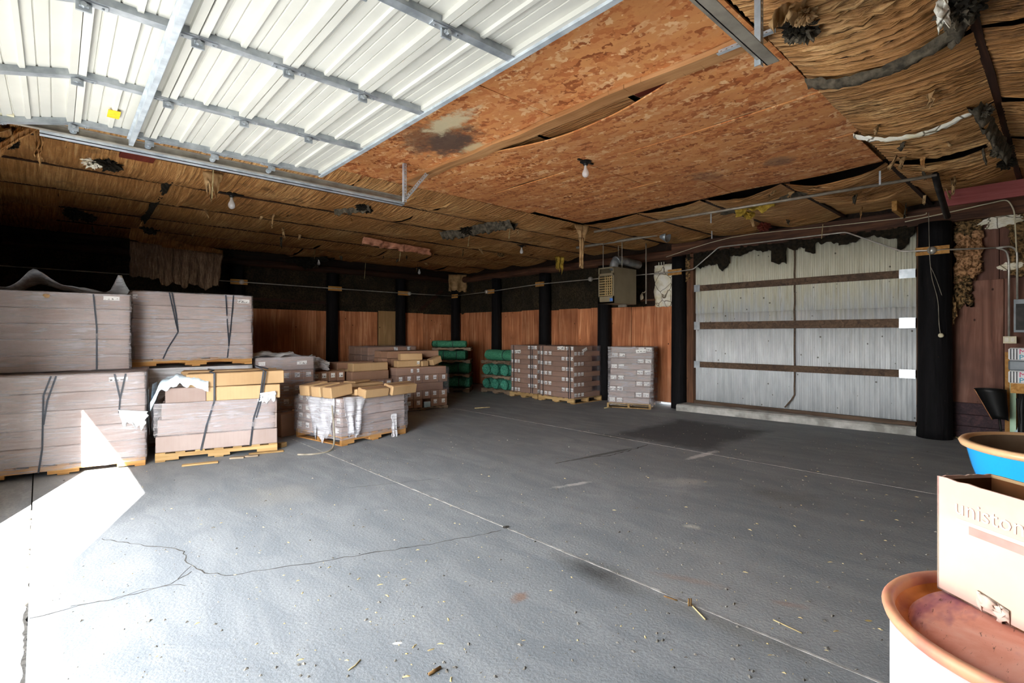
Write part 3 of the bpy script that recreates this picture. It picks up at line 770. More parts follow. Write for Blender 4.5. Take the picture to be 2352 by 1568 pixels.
hg.tube([(0, -.03, -.052), (0, .03, -.052)], .012, 8)
for sx in (-.07, .07): hg.tube([(sx, 0, -.04), (sx, 0, -.03)], .006, 6)
hg_me = hg.mesh('hinge', 'galvanized')
rl = MB().tube([(0, -.05, -.055), (0, .075, -.055)], .006, 6).tube([(0, .05, -.055), (0, .072, -.055)], .022, 12); rl_me = rl.mesh('roller', 'galv_bright')
placements = [(2.0-PW*(k+1), 0.0, 0.0) for k in range(4)]
x4 = placements[-1][0]
a1 = math.radians(14)
placements.append((x4-PW*math.cos(a1), -PW*math.sin(a1), -a1))
a2 = math.radians(62); q = placements[-1]
placements.append((q[0]-PW*math.cos(a2), q[1]-PW*math.sin(a2), -a2))
for k, (x, z, a) in enumerate(placements):
    po = ob('door_panel', pm, door, loc=(x, 0, z), rot=(0, a, 0))
    for sy in stile_y: ob('stile', st_me, po, loc=(0, sy, 0))
    if k < 5:
        for i, sy in enumerate(stile_y): ob('hinge', hg_me, po, loc=(0, sy, 0))
        for s in (-1, 1): ob('roller', rl_me, po, loc=(0, s*(DH/2), 0), rot=(0, 0, 0 if s > 0 else math.pi))
MB().bar((2.0, -DH/2, .01), (2.0, DH/2, .01), .035, .09).build('bottom_rail', 'galv_bright', door)
MB().box(.485, .515, -DH/2, DH/2+.03, -.085, -.028).box(.47, .485, -DH/2, DH/2, -.045, -.04).box(.515, .53, -DH/2, DH/2, -.045, -.04).build('strut', 'galv_bright', door)
MB().box(.33, .40, 1.44, 1.60, -.0075, -.0045).build('sticker', 'yellow_sticker', door)
MB().box(.09, .17, .98, 1.10, .004, .011).build('paper_label', 'cream_plastic', door)
MB().box(-.32, -.16, DH/2-.09, DH/2+.0, -.075, -.02).build('lock_box', 'cream_plastic', door)

def track(y, xe, side, label):
    """curved-to-horizontal door track; side=+1 when the channel opens toward -y"""
    t = thing('door_track', label, 'door track', (0, y, 0), group='overhead door tracks')
    zt = 3.03; r = .34; x0 = XL+.06
    path = [(x0, z) for z in (.02, 1.0, 2.0, zt-r)]
    for k in range(1, 9): a = math.pi/2*k/8; path.append((x0+r-r*math.cos(a), zt-r+r*math.sin(a)))
    path += [(x, zt) for x in (.3, 1.0, 2.0, xe)]
    def sweep(prof):
        m = MB(); N = len(prof)
        for i, (x, z) in enumerate(path):
            a = path[max(i-1, 0)]; b = path[min(i+1, len(path)-1)]; dx, dz = b[0]-a[0], b[1]-a[1]; L = math.hypot(dx, dz); nx, nz_ = dz/L, -dx/L
            for py, pn in prof: m.v.append((x+nx*pn, py, z+nz_*pn))
        for i in range(len(path)-1):
            for k in range(N): m.f.append((i*N+k, i*N+(k+1) % N, (i+1)*N+(k+1) % N, (i+1)*N+k))
        m.f.append(tuple(range(N))); m.f.append(tuple((len(path)-1)*N+k for k in reversed(range(N))))
        return m
    s = side
    prof = [(0, .03), (.035*s, .03), (.035*s, -.03), (0, -.03), (0, -.024), (.031*s, -.024), (.031*s, .024), (0, .024)]
    sweep(prof).build('track_channel', 'track_steel', t)
    MB().box(.0, xe, min(.035*s, .041*s), max(.035*s, .041*s), zt-.055, zt+.03).box(.0, xe, min(.035*s, .10*s), max(.035*s, .10*s), zt-.055, zt-.050).build('track_angle', 'galv_bright' if s > 0 else 'track_steel', t)
    return t
tl = track(5.06, 3.05, 1, 'left overhead door track ending past the white door')
tr_ = track(1.14, 2.93, -1, 'right overhead door track hung from perforated steel angle')
def perf(parent, a, b, w, up=(0, 0, 1)):
    """perforated angle: one flange with punched round holes, one plain flange"""
    a = Vector(a); b = Vector(b); d = (b-a).normalized(); L = (b-a).length; side = d.cross(Vector(up)).normalized(); u = side.cross(d).normalized()
    n = max(2, int(L/.035)); p = L/n; m = MB(); N = 8
    for k in range(n):
        c = a+d*(p*(k+.5)); o = len(m.v)
        ring = [(math.cos(2*math.pi*(i+.5)/N), math.sin(2*math.pi*(i+.5)/N)) for i in range(N)]
        for cx, sx in ring: m.v.append(tuple(c+d*(cx*.008)+u*(sx*.008)))
        for cx, sx in ring:
            ox = max(-1, min(1, cx*1.42))*p/2 if abs(cx) > abs(sx) else math.copysign(p/2, cx)*(1 if abs(cx) > .9 else abs(cx)/.924*1.0)
            ox = math.copysign(p/2, cx); oz = math.copysign(w/2, sx)
            if abs(cx) > abs(sx): oz *= .45
            else: ox *= .45
            m.v.append(tuple(c+d*ox+u*oz))
        for cx, sz in ((1, 1), (-1, 1), (-1, -1), (1, -1)): m.v.append(tuple(c+d*(cx*p/2)+u*(sz*w/2)))
        for i in range(N):
            j = (i+1) % N; m.f.append((o+i, o+N+i, o+N+j, o+j))
        for q, i in enumerate((0, 2, 4, 6)):
            m.f.append((o+N+i, o+2*N+q, o+N+i+1))
    g = m.build('perforated_angle', 'galv_bright', parent); so = g.modifiers.new('s', 'SOLIDIFY'); so.thickness = .003; so.offset = 0
    MB().bar(a-u*(w/2)+side*.016, b-u*(w/2)+side*.016, .034, .003, up).build('plain_flange', 'galv_bright', parent)
perf(tr_, (2.90, -.02, 2.99-.02), (2.90, -.02, 3.44), .035, (1, 0, 0))
perf(tr_, (3.32, .42, 3.375), (3.32, .06, 3.375), .035)
perf(tr_, (2.90, .0, 3.06), (3.30, .26, 3.38), .03)
perf(tl, (3.02, -.03, 2.99), (3.02, -.03, 3.425), .035, (1, 0, 0))
perf(tl, (3.02, -.03, 3.03), (3.30, -.03, 3.37), .03)

# ------------------------------------------------------------------ bulbs on black sockets
def bulb(p, label, s=1.0):
    t = thing('light_bulb', label, 'light bulb', p, group='bare bulbs under the ceiling')
    MB().lathe([(.0, .0), (.06*s, 0), (.065*s, -.012), (.03*s, -.03), (.022*s, -.05), (0, -.05)], 16).box(-.13*s, .13*s, -.012, .012, -.012, 0).build('lamp_holder', 'black_iron', t, False)
    z = -.05*s
    MB().lathe([(.014*s, z), (.016*s, z-.02*s), (.02*s, z-.035*s), (.034*s, z-.065*s), (.04*s, z-.09*s), (.034*s, z-.115*s), (.018*s, z-.13*s), (0, z-.133*s)], 18).build('glass_bulb', 'bulb_glass', t, True)
    MB().tube([(0, 0, z), (0, 0, z-.06*s)], .008*s, 6).build('filament_stem', 'cream_plastic', t)
    return t
bulb(P(1345, 370, z=3.435), 'bare bulb hanging from the strand-board ceiling')
bulb(P(532, 444, z=3.40), 'bare bulb near the left door track, under brown paper', 1.15)
bulb(P(732, 592, z=3.37), 'bare bulb against the dark back wall, among torn insulation')
bulb(P(963, 614, z=3.30), 'bare bulb near the far corner, above the pale plywood sheet')
bulb(P(1198, 563, z=3.40), 'bare bulb between the far corner and the strand-board ceiling')

# ------------------------------------------------------------------ corrugated door with kerb
cdoor = thing('corrugated_door', 'white corrugated metal door panel with three brown timber rails', 'door', (9.70, 3.3, 0))
def corr(y0, y1, z0, z1, dx):
    pitch = .068; n = int((y1-y0)/pitch*8); m = MB()
    for z in (z0, z1):
        for i in range(n+1):
            y = y0+(y1-y0)*i/n; m.v.append((dx-.0115*math.cos(2*math.pi*y/pitch), y-3.3, z))
    for i in range(n): m.f.append((i, i+1, n+2+i, n+1+i))
    o = m.build('corrugated_sheet', 'corrugated_white', cdoor, True); so = o.modifiers.new('s', 'SOLIDIFY'); so.thickness = .0015
corr(3.15, 5.04, .18, 1.96, 0); corr(1.50, 3.19, .18, 1.96, -.006); corr(3.15, 5.04, 1.92, 3.2, -.010); corr(1.50, 3.19, 1.92, 3.2, -.016)
for z, h in ((2.42, .115), (1.675, .135), (.905, .11)):
    g = ob('rail', cbox(3.53, .045, h, 'girt_wood', .004), cdoor, loc=(-.058, 3.265-3.3, z-h/2), rot=(0, 0, math.pi/2))
    for y, L in ((4.98, .16), (1.60, .2)):
        MB().box(-L/2, L/2, .0235, .0275, -.012, h+.012).build('end_bracket', 'galv_bright', g).location = (y-3.265, 0, 0)
MB().box(-.09, -.03, -1.80, 1.74, .128, .19).build('bottom_plate', 'girt_wood', cdoor)
wavy = [Vector((9.655, 3.18+.012*nz(k*.6, 4), 3.1-(3.1-.45)*k/20)) for k in range(21)]+[Vector((9.63, 3.22, .36)), Vector((9.6, 3.32, .22))]
MB().tube([p-Vector((9.70, 3.3, 0)) for p in wavy], .012, 6).build('seam_strip', 'girt_wood', cdoor)
kv = [(9.22, 5.2), (9.50, 1.46), (9.84, 1.46), (9.84, 5.2)]
m = MB(); n = 40
def kerb(u, v):
    y = 5.19+(1.475-5.19)*u; xf = 9.22+(9.5-9.22)*u+.012*nz(u*12, 2.2)
    seq = [(xf, 0), (xf, .10+.015*nz(u*20, 1)), (xf+.03, .125+.012*nz(u*16, 5)), (9.84, .135)]
    k = min(3, int(round(v*3))); return (seq[k][0], y, seq[k][1])
m.grid(kerb, n, 3)
m.f.append((0, n+1, 2*(n+1), 3*(n+1))); m.f.append((n, 4*(n+1)-1, 3*(n+1)-1, 2*(n+1)-1))
m.build('concrete_kerb', 'concrete_kerb', None, label='low pale concrete kerb at the foot of the corrugated door', cat='kerb')
for y0, y1, xx in ((5.02, 5.09, 9.64), (5.09, 5.175, 9.66), (1.42, 1.50, 9.745)):
    MB().box(xx-.05, xx+.05, y0, y1, .0 if y1 > 5 else .1, 3.14).build('door_jamb', 'jamb_wood', wall_right)
# black fibre hanging over the door head
def fringe(y0, y1, ztop, zb, mat, seed, rag=.1, amp=.06):
    def fn(u, v):
        y = y0+(y1-y0)*u
        b = zb+rag*(noise.noise(Vector((y*2.6, seed, 0)))*1.3+.8*noise.noise(Vector((y*8, seed, 4)))+.4*noise.noise(Vector((y*21, seed, 7))))
        z = ztop+(b-ztop)*v
        d = .03+amp*(abs(noise.noise(Vector((y*7, z*7, seed))))*1.5+.6*noise.noise(Vector((y*18, z*18, seed))))*(1-.6*v)
        return (9.64-d, y, z)
    o = MB().grid(fn, int((y1-y0)/.02), 10).build('torn_insulation', mat, wall_right, True)
    so = o.modifiers.new('s', 'SOLIDIFY'); so.thickness = .02
fringe(1.5, 5.1, 3.135, 3.0, 'black_fibre', 3.7, .07)
fringe(4.3, 5.15, 3.13, 2.84, 'black_fibre', 9.1, .11)
fringe(3.30, 3.55, 3.1, 2.76, 'black_fibre', 12.5, .1, .03)
fringe(2.85, 3.0, 3.1, 2.93, 'black_fibre', 15.5, .08, .03); fringe(2.35, 2.5, 3.1, 2.94, 'black_fibre', 17.5, .08, .03); fringe(1.58, 1.72, 3.1, 2.8, 'black_fibre', 19.5, .1, .03)
fringe(5.1, 5.22, 3.05, 2.62, 'brown_fibre', 22, .1, .04)

# ------------------------------------------------------------------ conduit runs, boxes, cords
def smooth(pts, n=6):
    pts = [Vector(p) for p in pts]; out = []
    for i in range(len(pts)-1):
        p0, p1, p2, p3 = pts[max(i-1, 0)], pts[i], pts[i+1], pts[min(i+2, len(pts)-1)]
        for k in range(n):
            t = k/n; out.append(.5*((2*p1)+(p2-p0)*t+(2*p0-5*p1+4*p2-p3)*t*t+(3*p1-p0-3*p2+p3)*t**3))
    return out+[pts[-1]]
def bent(pts, r=.06):
    """polyline with rounded corners"""
    pts = [Vector(p) for p in pts]; out = [pts[0]]
    for a, b, c in zip(pts, pts[1:], pts[2:]):
        u = (a-b).normalized(); v = (c-b).normalized()
        p, q = b+u*r, b+v*r
        for k in range(5): t = k/4; out.append((1-t)**2*p+2*t*(1-t)*b+t*t*q)
    return out+[pts[-1]]
CX = 9.385
cond = thing('conduit_run', 'thin steel conduit along the walls, humped over the corrugated door', 'conduit', (CX, 5.33, 2.75))
def rel(ps, root): return [Vector(p)-root.location for p in ps]
pipe = [(9.35, 12.72, 2.68), (CX, 11.05, 2.72), (CX, 9.12, 2.79), (CX, 7.21, 2.78), (CX, 5.33, 2.76), (9.40, 4.92, 2.78), (9.42, 4.42, 3.15), (9.42, 2.35, 3.13), (9.36, 1.62, 2.73), (9.335, 1.27, 2.70), (9.55, .62, 2.68)]
MB().tube(rel(bent(pipe, .05), cond), .0115, 8).build('conduit_pipe', 'conduit_steel', cond, True)
back = [(9.35, 12.72, 2.68), (7.65, 12.80, 2.68), (5.62, 12.79, 2.69), (3.34, 12.75, 2.70), (-.55, 12.8, 2.72)]
MB().tube(rel(bent(back, .05), cond), .0115, 8).build('conduit_pipe', 'conduit_steel', cond, True)
def block(root, p, along, boxed, L=.3):
    p = Vector(p)-root.location
    w = (.02, L, .11) if along == 'y' else (L, .02, .11)
    off = Vector((.03, 0, 0)) if along == 'y' else Vector((0, .03, 0))
    c = p+off
    MB().box(c.x-w[0]/2, c.x+w[0]/2, c.y-w[1]/2, c.y+w[1]/2, c.z-.058, c.z-.008).box(c.x-w[0]/2, c.x+w[0]/2, c.y-w[1]/2, c.y+w[1]/2, c.z+.008, c.z+.058).build('mounting_board', 'pine', root)
    if boxed is not None:
        q = p+Vector(boxed)
        M = Matrix.Translation(q)@(Matrix.Rotation(-math.pi/2, 4, 'Y') if along == 'y' else Matrix.Rotation(math.pi/2, 4, 'X'))
        MB().lathe([(0, .05), (.03, .048), (.052, .03), (.055, .0), (.055, -.02)], 12, M).build('junction_box', 'conduit_steel', root, True)
for p, bx in (((9.335, 1.27, 2.70), (0, .0, 0)), ((CX, 5.33, 2.76), None), ((CX, 9.12, 2.79), None), ((CX, 11.05, 2.72), (0, .16, 0)), ((9.36, 12.74, 2.68), None)): block(cond, p, 'y', bx, .38 if p[1] < 2 else .3)
for p, bx in (((7.65, 12.80, 2.68), (.17, 0, 0)), ((5.62, 12.79, 2.69), None), ((3.34, 12.75, 2.70), (.05, 0, 0))): block(cond, p, 'x', bx, .36)
q = Vector((CX, 7.45, 2.785))-cond.location; MB().lathe([(0, .05), (.03, .048), (.052, .03), (.055, 0), (.055, -.02)], 12, Matrix.Translation(q)@Matrix.Rotation(-math.pi/2, 4, 'Y')).build('junction_box', 'conduit_steel', cond, True)

drop = thing('conduit_drop', 'pair of vertical conduits feeding the grey switch box and outlet', 'conduit', (9.6, .5, 1.0))
for pts in ([(9.55, .62, 2.68), (9.62, .52, 2.64), (9.66, .50, 2.5), (9.68, .50, 1.47)], [(9.55, .62, 2.68), (9.60, .47, 2.69), (9.66, .42, 2.62), (9.68, .42, 1.95)]):
    MB().tube(rel(bent(pts, .05), drop), .0125, 8).build('conduit_pipe', 'conduit_steel', drop, True)
c = rel([(9.66, .49, 1.43)], drop)[0]
MB().box(c.x-.03, c.x+.03, c.y-.065, c.y+.065, c.z-.05, c.z+.045).build('outlet_box', 'cream_plastic', drop)
for s in (-1, 1): MB().box(c.x-.034, c.x-.029, c.y+s*.03-.02, c.y+s*.03+.02, c.z-.028, c.z+.03).build('socket', 'track_steel', drop)
c = rel([(9.66, .36, 1.75)], drop)[0]
MB().box(c.x-.06, c.x+.06, c.y-.09, c.y+.09, c.z-.22, c.z+.22).build('switch_box', 'grey_box', drop)
MB().box(c.x-.068, c.x-.06, c.y-.07, c.y+.07, c.z-.19, c.z+.16).build('switch_cover', 'black_iron', drop)
# flat cream cable along the lintel and down
cab = [(9.58, 1.62, 3.2), (9.45, 1.0, 3.24), (9.45, .5, 3.30), (9.5, .44, 3.15), (9.55, .42, 2.6)]
MB().tube(bent(cab, .06), .008, 6).build('cream_cable', 'cream_plastic', None, True, label='cream cable stapled along the dark lintel, bending down by torn insulation', cat='cable')
cab = [P(x, y, x=9.55) for x, y in ((1530, 590), (1680, 545), (1900, 520), (2100, 497), (2128, 488))]
MB().tube(smooth(cab, 4), .006, 6).build('cream_cable', 'cream_plastic', None, True, label='cream cable running along the beam over the corrugated door', cat='cable')
lamp = thing('pull_socket', 'white lamp socket dangling on a cord down the stout black post', 'lamp socket', P(2161, 770, x=9.33))
c0 = lamp.location
MB().lathe([(0, .02), (.022, .02), (.032, .0), (.032, -.03), (.02, -.045), (0, -.045)], 14, Matrix.Rotation(-math.pi/2, 4, 'Y')).build('socket_shell', 'cream_plastic', lamp, True)
MB().tube([p-c0 for p in smooth([P(2133, 488, x=9.36), P(2134, 545, x=9.31), P(2135, 580, x=9.265), P(2137, 610, x=9.31), P(2141, 640, x=9.35), P(2154, 690, x=9.35), P(2157, 745, x=9.345), c0], 4)], .005, 5).build('cord', 'cord_grey', lamp, True)
MB().tube([p-c0 for p in smooth([P(2137, 612, x=9.31), P(2152, 645, x=9.35), P(2174, 712, x=9.46)], 4)], .0045, 5).build('cord', 'cord_grey', lamp, True)
fuzz('paper_scrap', P(2187, 715, x=9.62), (.03, .045, .2), 'brown_fibre', 5, 3, .5, 2.2, label='brown scrap of insulation stuck beside the stout black post', cat='insulation')

# ------------------------------------------------------------------ unit heater
ht = thing('unit_heater', 'tan gas unit heater with louvred front hanging from rods', 'heater', (8.30, 6.0, 2.12))
MB().box(.40, .76, 0, .38, .0, .72).box(0, .40, 0, .012, 0, .72).box(0, .40, .368, .38, 0, .72).box(0, .40, .012, .368, 0, .012).box(0, .40, .012, .368, .708, .72).build('heater_cabinet', 'heater_tan', ht)
MB().box(-.012, .0, .0, .38, 0, .03).box(-.012, 0, 0, .38, .55, .60).box(-.012, 0, 0, .38, .69, .72).box(-.012, 0, 0, .03, 0, .72).box(-.012, 0, .35, .38, 0, .72).box(-.012, 0, 0, .38, .0, .14).build('front_frame', 'heater_tan', ht)
for k in range(8):
    z = .16+k*.05; MB().bar((-.012, .03, z), (-.012, .35, z), .03, .008, (.5, 0, 1)).build('louvre', 'heater_louvre', ht)
for k in range(4): MB().box(-.02, -.012, .045+.05*k, .065+.05*k, .15, .54).build('louvre_bar', 'heater_louvre', ht)
MB().box(-.016, -.012, .03, .10, .04, .10).build('maker_badge', 'blue_sticker', ht)
elbow = [(.22, .17, .68), (.22, .17, .80), (.27, .16, .87), (.36, .14, .89), (.95, .06, .84)]
MB().tube(bent(elbow, .05), .085, 14).build('flue_pipe', 'galvanized', ht, True)
MB().tube([(.27, .16, .87), (.30, .155, .885)], .095, 14).build('flue_collar', 'galvanized', ht, True)
for x, y in ((.08, .33), (.30, .03), (.6, .33)): MB().tube([(x, y, .70), (x, y, 1.24)], .008, 6).build('hanger_rod', 'track_steel', ht)
MB().tube([(.05, 1.0, 1.22), (.35, -.75, 1.28)], .028, 8).build('hanger_pole', 'track_steel', ht)
MB().box(.55, .58, .1, .3, -.05, 0).build('gas_valve', 'track_steel', ht)
MB().tube(bent([(9.3, 5.92, 3.47), (9.3, 5.92, 2.14)], .05), .014, 8).build('gas_pipe', 'track_steel', None, True, label='thin vertical gas pipe beside the unit heater', cat='pipe')
MB().tube(smooth([(9.3, 5.92, 2.42), (9.35, 6.0, 2.38), (9.45, 6.1, 2.40), (9.5, 6.16, 2.35)], 5), .008, 6).build('flex_hose', 'cream_plastic', None, True, label='short white hose with plug behind the heater, by the pipe', cat='hose')
fuzz('white_plug', (9.52, 6.17, 2.31), (.03, .04, .07), 'cream_plastic', 4, 2, .3, 2, label='white plug on the hose end in the black gap', cat='plug')
# metal funnel hood at the pole end
MB().lathe([(.03, 0), (.10, .16), (.105, .16), (.035, 0)], 14, Matrix.Translation((8.66, 5.2, 3.36))@Matrix.Rotation(math.radians(100), 4, 'X')).build('metal_hood', 'galvanized', None, True, label='small galvanized funnel hood at the end of the heater pole', cat='hood')
# other ceiling pipes
MB().tube([P(1365, 532, z=3.25), P(2152, 402, z=3.25)], .019, 8).build('ceiling_pipe', 'track_steel', None, True, label='long grey pipe slung under the ceiling toward the red board', cat='pipe')
MB().tube(bent([P(2148, 402, z=3.25), P(2155, 430, z=3.22), P(2176, 498, x=8.3)], .05), .035, 10).build('drain_pipe', 'black_iron', None, True, label='short black pipe slanting down beside the red board', cat='pipe')
for k, (px, y0, y1) in enumerate(((2021, 396, 424), (1633, 490, 512), (1635, 525, 548))):
    q = P(px, y1, z=3.24); p = q+Vector((0, 0, .16)); MB().bar(p, q, .02, .004, (1, 0, 0)).build('pipe_strap', 'galv_bright', None, label=('perforated strap holding the long ceiling pipe near the red board', 'short strap hanging off the long ceiling pipe', 'short strap hanging above the corrugated door beam')[k], cat='strap')

# ------------------------------------------------------------------ torn paper and fibre hanging from the ceiling
def cf(name, a, b, drop, mat, seed, **kw): return flap(name, a, b, drop, mat, seed, parent=ceiling, **kw)
cf('hanging_paper', P(298, 553, y=10.9), P(372, 563, y=10.85), .60, 'kraft_grey', 1, nu=40, nv=10, fold=.04, rag=.04, freq=34)
cf('hanging_paper', P(360, 566, y=10.8), P(512, 583, y=11.3), .66, 'kraft_grey', 2, nu=60, nv=12, fold=.05, rag=.12, taper=.12, freq=48)
cf('hanging_paper', P(300, 520, z=3.42), P(512, 575, z=3.40), .10, 'kraft_paper', 3, nu=20, lean=(0, .3, -.1))
cf('hanging_paper', P(1030, 630, y=12.7), P(1072, 631, y=12.6), .50, 'kraft_torn', 4, fold=.04, rag=.12)
cf('hanging_paper', P(1274, 588, z=3.30), P(1296, 590, z=3.30), .36, 'yellow_fibre', 5, rag=.5, taper=.4)
cf('hanging_paper', P(1320, 515, z=3.43), P(1354, 518, z=3.43), .34, 'kraft_torn', 6, rag=.1, taper=.85, fold=.03)
cf('hanging_paper', P(1332, 545, z=3.20), P(1341, 546, z=3.20), .52, 'kraft_torn', 7, rag=.1, fold=.03)
cf('hanging_paper', P(465, 392, z=3.42), P(512, 398, z=3.42), .24, 'kraft_torn', 8, rag=.6, taper=.5, nu=12)
cf('hanging_paper', P(62, 282, z=3.40), P(100, 286, z=3.40), .36, 'kraft_paper', 9, taper=.9, lean=(-.25, -.1, 0))
cf('hanging_paper', P(76, 286, z=3.40), P(104, 290, z=3.40), .30, 'kraft_paper', 10, taper=.7)
cf('hanging_paper', P(0, 285, z=3.42), P(55, 300, z=3.42), .12, 'kraft_torn', 11, lean=(0, -.2, 0))
cf('hanging_paper', P(1270, 520, z=3.42), P(1325, 522, z=3.43), .10, 'kraft_paper', 12, lean=(0, -.25, 0), rag=.2)
for k, (a, b) in enumerate((((835, 543), (880, 552)), ((875, 552), (930, 562)), ((925, 560), (990, 572)))): cf('hanging_paper', P(*a, z=3.38), P(*b, z=3.36), .13, 'pink_foil', 13+k, rag=.2, lean=(0, .05, 0))
cf('hanging_paper', P(1690, 478, z=3.36), P(1780, 462, z=3.38), .10, 'yellow_fibre', 17, rag=.6)
cf('hanging_paper', P(2183, 400, z=3.36), P(2196, 398, z=3.36), .2, 'kraft_torn', 18, taper=.7)
cf('hanging_paper', P(1795, 10, z=3.4), P(1855, -5, z=3.4), .12, 'kraft_torn', 19, rag=.6, lean=(-.05, .05, 0))
cf('hanging_paper', P(2155, 5, z=3.4), P(2172, -5, z=3.4), .14, 'white_backing', 20, rag=.4)
cf('hanging_paper', P(1430, 645, z=3.2), P(1440, 645, z=3.2), .05, 'kraft_torn', 21)
for k, (px, py, s, mat) in enumerate(((1828, 60, .08, 'black_fibre'), (1850, 68, .10, 'grey_fibre'), (1822, 82, .06, 'grey_fibre'), (1850, 30, .07, 'kraft_torn'), (1842, 42, .06, 'kraft_torn'), (1862, 72, .05, 'kraft_torn'),
        (2200, 25, .12, 'grey_fibre'), (2222, 12, .10, 'black_fibre'), (2300, 345, .10, 'grey_fibre'), (2285, 330, .07, 'kraft_torn'), (2310, 375, .09, 'black_fibre'), (2262, 255, .07, 'grey_fibre'),
        (1075, 525, .16, 'black_fibre'), (1060, 540, .09, 'black_fibre'), (1160, 510, .10, 'grey_fibre'), (830, 475, .08, 'black_fibre'), (845, 482, .07, 'black_fibre'), (1720, 492, .10, 'yellow_fibre'), (1755, 520, .12, 'maroon_board'),
        (250, 375, .12, 'black_fibre'), (215, 372, .10, 'white_backing'), (170, 490, .14, 'black_fibre'), (200, 498, .12, 'black_fibre'), (20, 330, .08, 'black_fibre'), (345, 525, .14, 'black_fibre'), (705, 605, .2, 'black_fibre'), (1480, 590, .10, 'brown_fibre'), (1150, 585, .08, 'brown_fibre'), (1110, 640, .2, 'brown_fibre'), (720, 608, .12, 'grey_fibre'))):
    fuzz('fibre_clump', P(px, py, z=3.38 if py < 600 else 3.24), (s*.8, s*.7, s*.55), mat, k*1.7, 4, .85, 3.4, ceiling)
rs = random.Random(21)
for k in range(46):
    # small curled shreds
    x = rs.uniform(.3, 9.2); y = rs.uniform(6.2, 12.4) if k % 3 else rs.uniform(.4, 1.2)
    if k % 5 == 0: x, y = rs.uniform(7.1, 9.2), rs.uniform(1, 6)
    a = Vector((x, y, 3.40)); an = rs.uniform(0, 6.28); w = rs.uniform(.02, .08)
    b = a+Vector((math.cos(an), math.sin(an), 0))*w
    cf('paper_shred', a, b, rs.uniform(.05, .2), rs.choice(['kraft_torn', 'kraft_torn', 'kraft_paper', 'grey_fibre']), k*3.1, nu=5, nv=5, rag=.4, taper=rs.uniform(.2, .9), lean=(rs.uniform(-.06, .06), rs.uniform(-.06, .06), 0), fold=.02)
for k, (px, y0, y1, z) in enumerate(((840, 602, 640, 3.3), (1078, 540, 566, 3.36), (1172, 520, 548, 3.38), (920, 578, 600, 3.3), (490, 390, 456, 3.42), (1890, 515, 548, 3.3))):
    a = P(px, y0, z=z); b = P(px-3, y1, x=a.x); MB().tube([a, b], .006, 5).build('hanging_string', 'straw', ceiling)

# ------------------------------------------------------------------ pallets and cartons
def stringer(L, h, th):
    m = MB(); nt = .23*L; e = (L-2*nt)/3
    x = 0
    m.box(0, L, 0, th, h*.42, h)
    for x0 in (0, e+nt, 2*(e+nt)): m.box(x0, x0+e, 0, th, 0, h*.42)
    return m
def pallet(parent, w, d, mat, h=.12, along='x', z=0, loc=(0, 0), **tags):
    """stringers + deck boards; local origin front-left corner"""
    bt = .017; sh = h-2*bt
    L, Wd = (w, d) if along == 'x' else (d, w)
    root = ob('pallet', None, parent, loc=(loc[0], loc[1], z), **tags)
    th = .042
    for k in range(3):
        t = k*(Wd-th)/2
        o = stringer(L, sh, th).build('stringer', mat, root)
        o.location = (0, t, bt) if along == 'x' else (t+th, 0, bt)
        if along == 'y': o.rotation_euler = (0, 0, math.pi/2)
    n = 7
    for k in range(n):
        c = .05+(L-.1)*k/(n-1)
        me = cbox(.1, Wd, bt, mat, .002)
        for zz, ok in ((h-bt, True), (0, k in (0, 3, 6))):
            if ok: ob('deck_board', me, root, loc=(c, Wd/2, zz) if along == 'x' else (Wd/2, c, zz), rot=(0, 0, 0 if along == 'x' else math.pi/2))
    return root
rc = random.Random(5)
def ct(load, x, y, z, w, d, h, mat='carton_pale', lab=(), rz=None, name='carton', rot=None, jit=.004):
    """carton with its front-left-bottom corner at x,y,z of the load; lab = list of (face, position, label width, label height, height fraction)"""
    o = ob(name, cbox(w-.003, d-.003, h-.003, mat, min(.008, h*.06)), load, loc=(x+w/2+rc.uniform(-jit, jit), y+d/2+rc.uniform(-jit, jit), z), rot=rot or (0, 0, rz if rz is not None else rc.uniform(-.006, .006)))
    for face, pos, lw, lh, zf in lab:
        me = cbox(lw, .003, lh, 'printed_label', .0006)
        if face == 'f': ob('label', me, o, loc=(-w/2+pos*w, -d/2-.0005, h*zf-lh/2))
        elif face == 'r': ob('label', me, o, loc=(w/2+.0005, -d/2+pos*d, h*zf-lh/2), rot=(0, 0, math.pi/2))
        elif face == 'l': ob('label', me, o, loc=(-w/2-.0005, -d/2+pos*d, h*zf-lh/2), rot=(0, 0, -math.pi/2))
    return o
def film(load, w, d, z0, z1, mat='stretch_film', seed=1, top=True, amp=.012, off=.012, cut=None):
    m = MB(); N = 64
    per = [(-off, -off), (w+off, -off), (w+off, d+off), (-off, d+off)]
    def pt(u):
        t = u*4; k = min(3, int(t)); f = t-k; a, b = per[k], per[(k+1) % 4]
        return Vector((a[0]+(b[0]-a[0])*f, a[1]+(b[1]-a[1])*f, 0))
    cen = Vector((w/2, d/2, 0))
    def fn(u, v):
        p = pt(u % 1.0); o = (p-cen).normalized()
        z = z0+(z1-z0)*v
        k = amp*(noise.noise(Vector((p.x*5, p.y*5, z*9+seed)))+.6*noise.noise(Vector((p.x*2, p.y*2, z*26+seed))))
        k = max(-off*.6, k)
        if v < .02: z += .02*noise.noise(Vector((u*30, seed, 0)))
        return p+o*k+Vector((0, 0, z))
    m.grid(fn, N, 22)
    if top:
        def tf(u, v):
            return (-off+(w+2*off)*u, -off+(d+2*off)*v, z1+.006+amp*1.2*max(-.3, noise.noise(Vector((u*5, v*5, seed))))*math.sin(math.pi*u)*2*math.sin(math.pi*v))
        m.grid(tf, 14, 14)
    return m.build('stretch_wrap', mat, load, True)
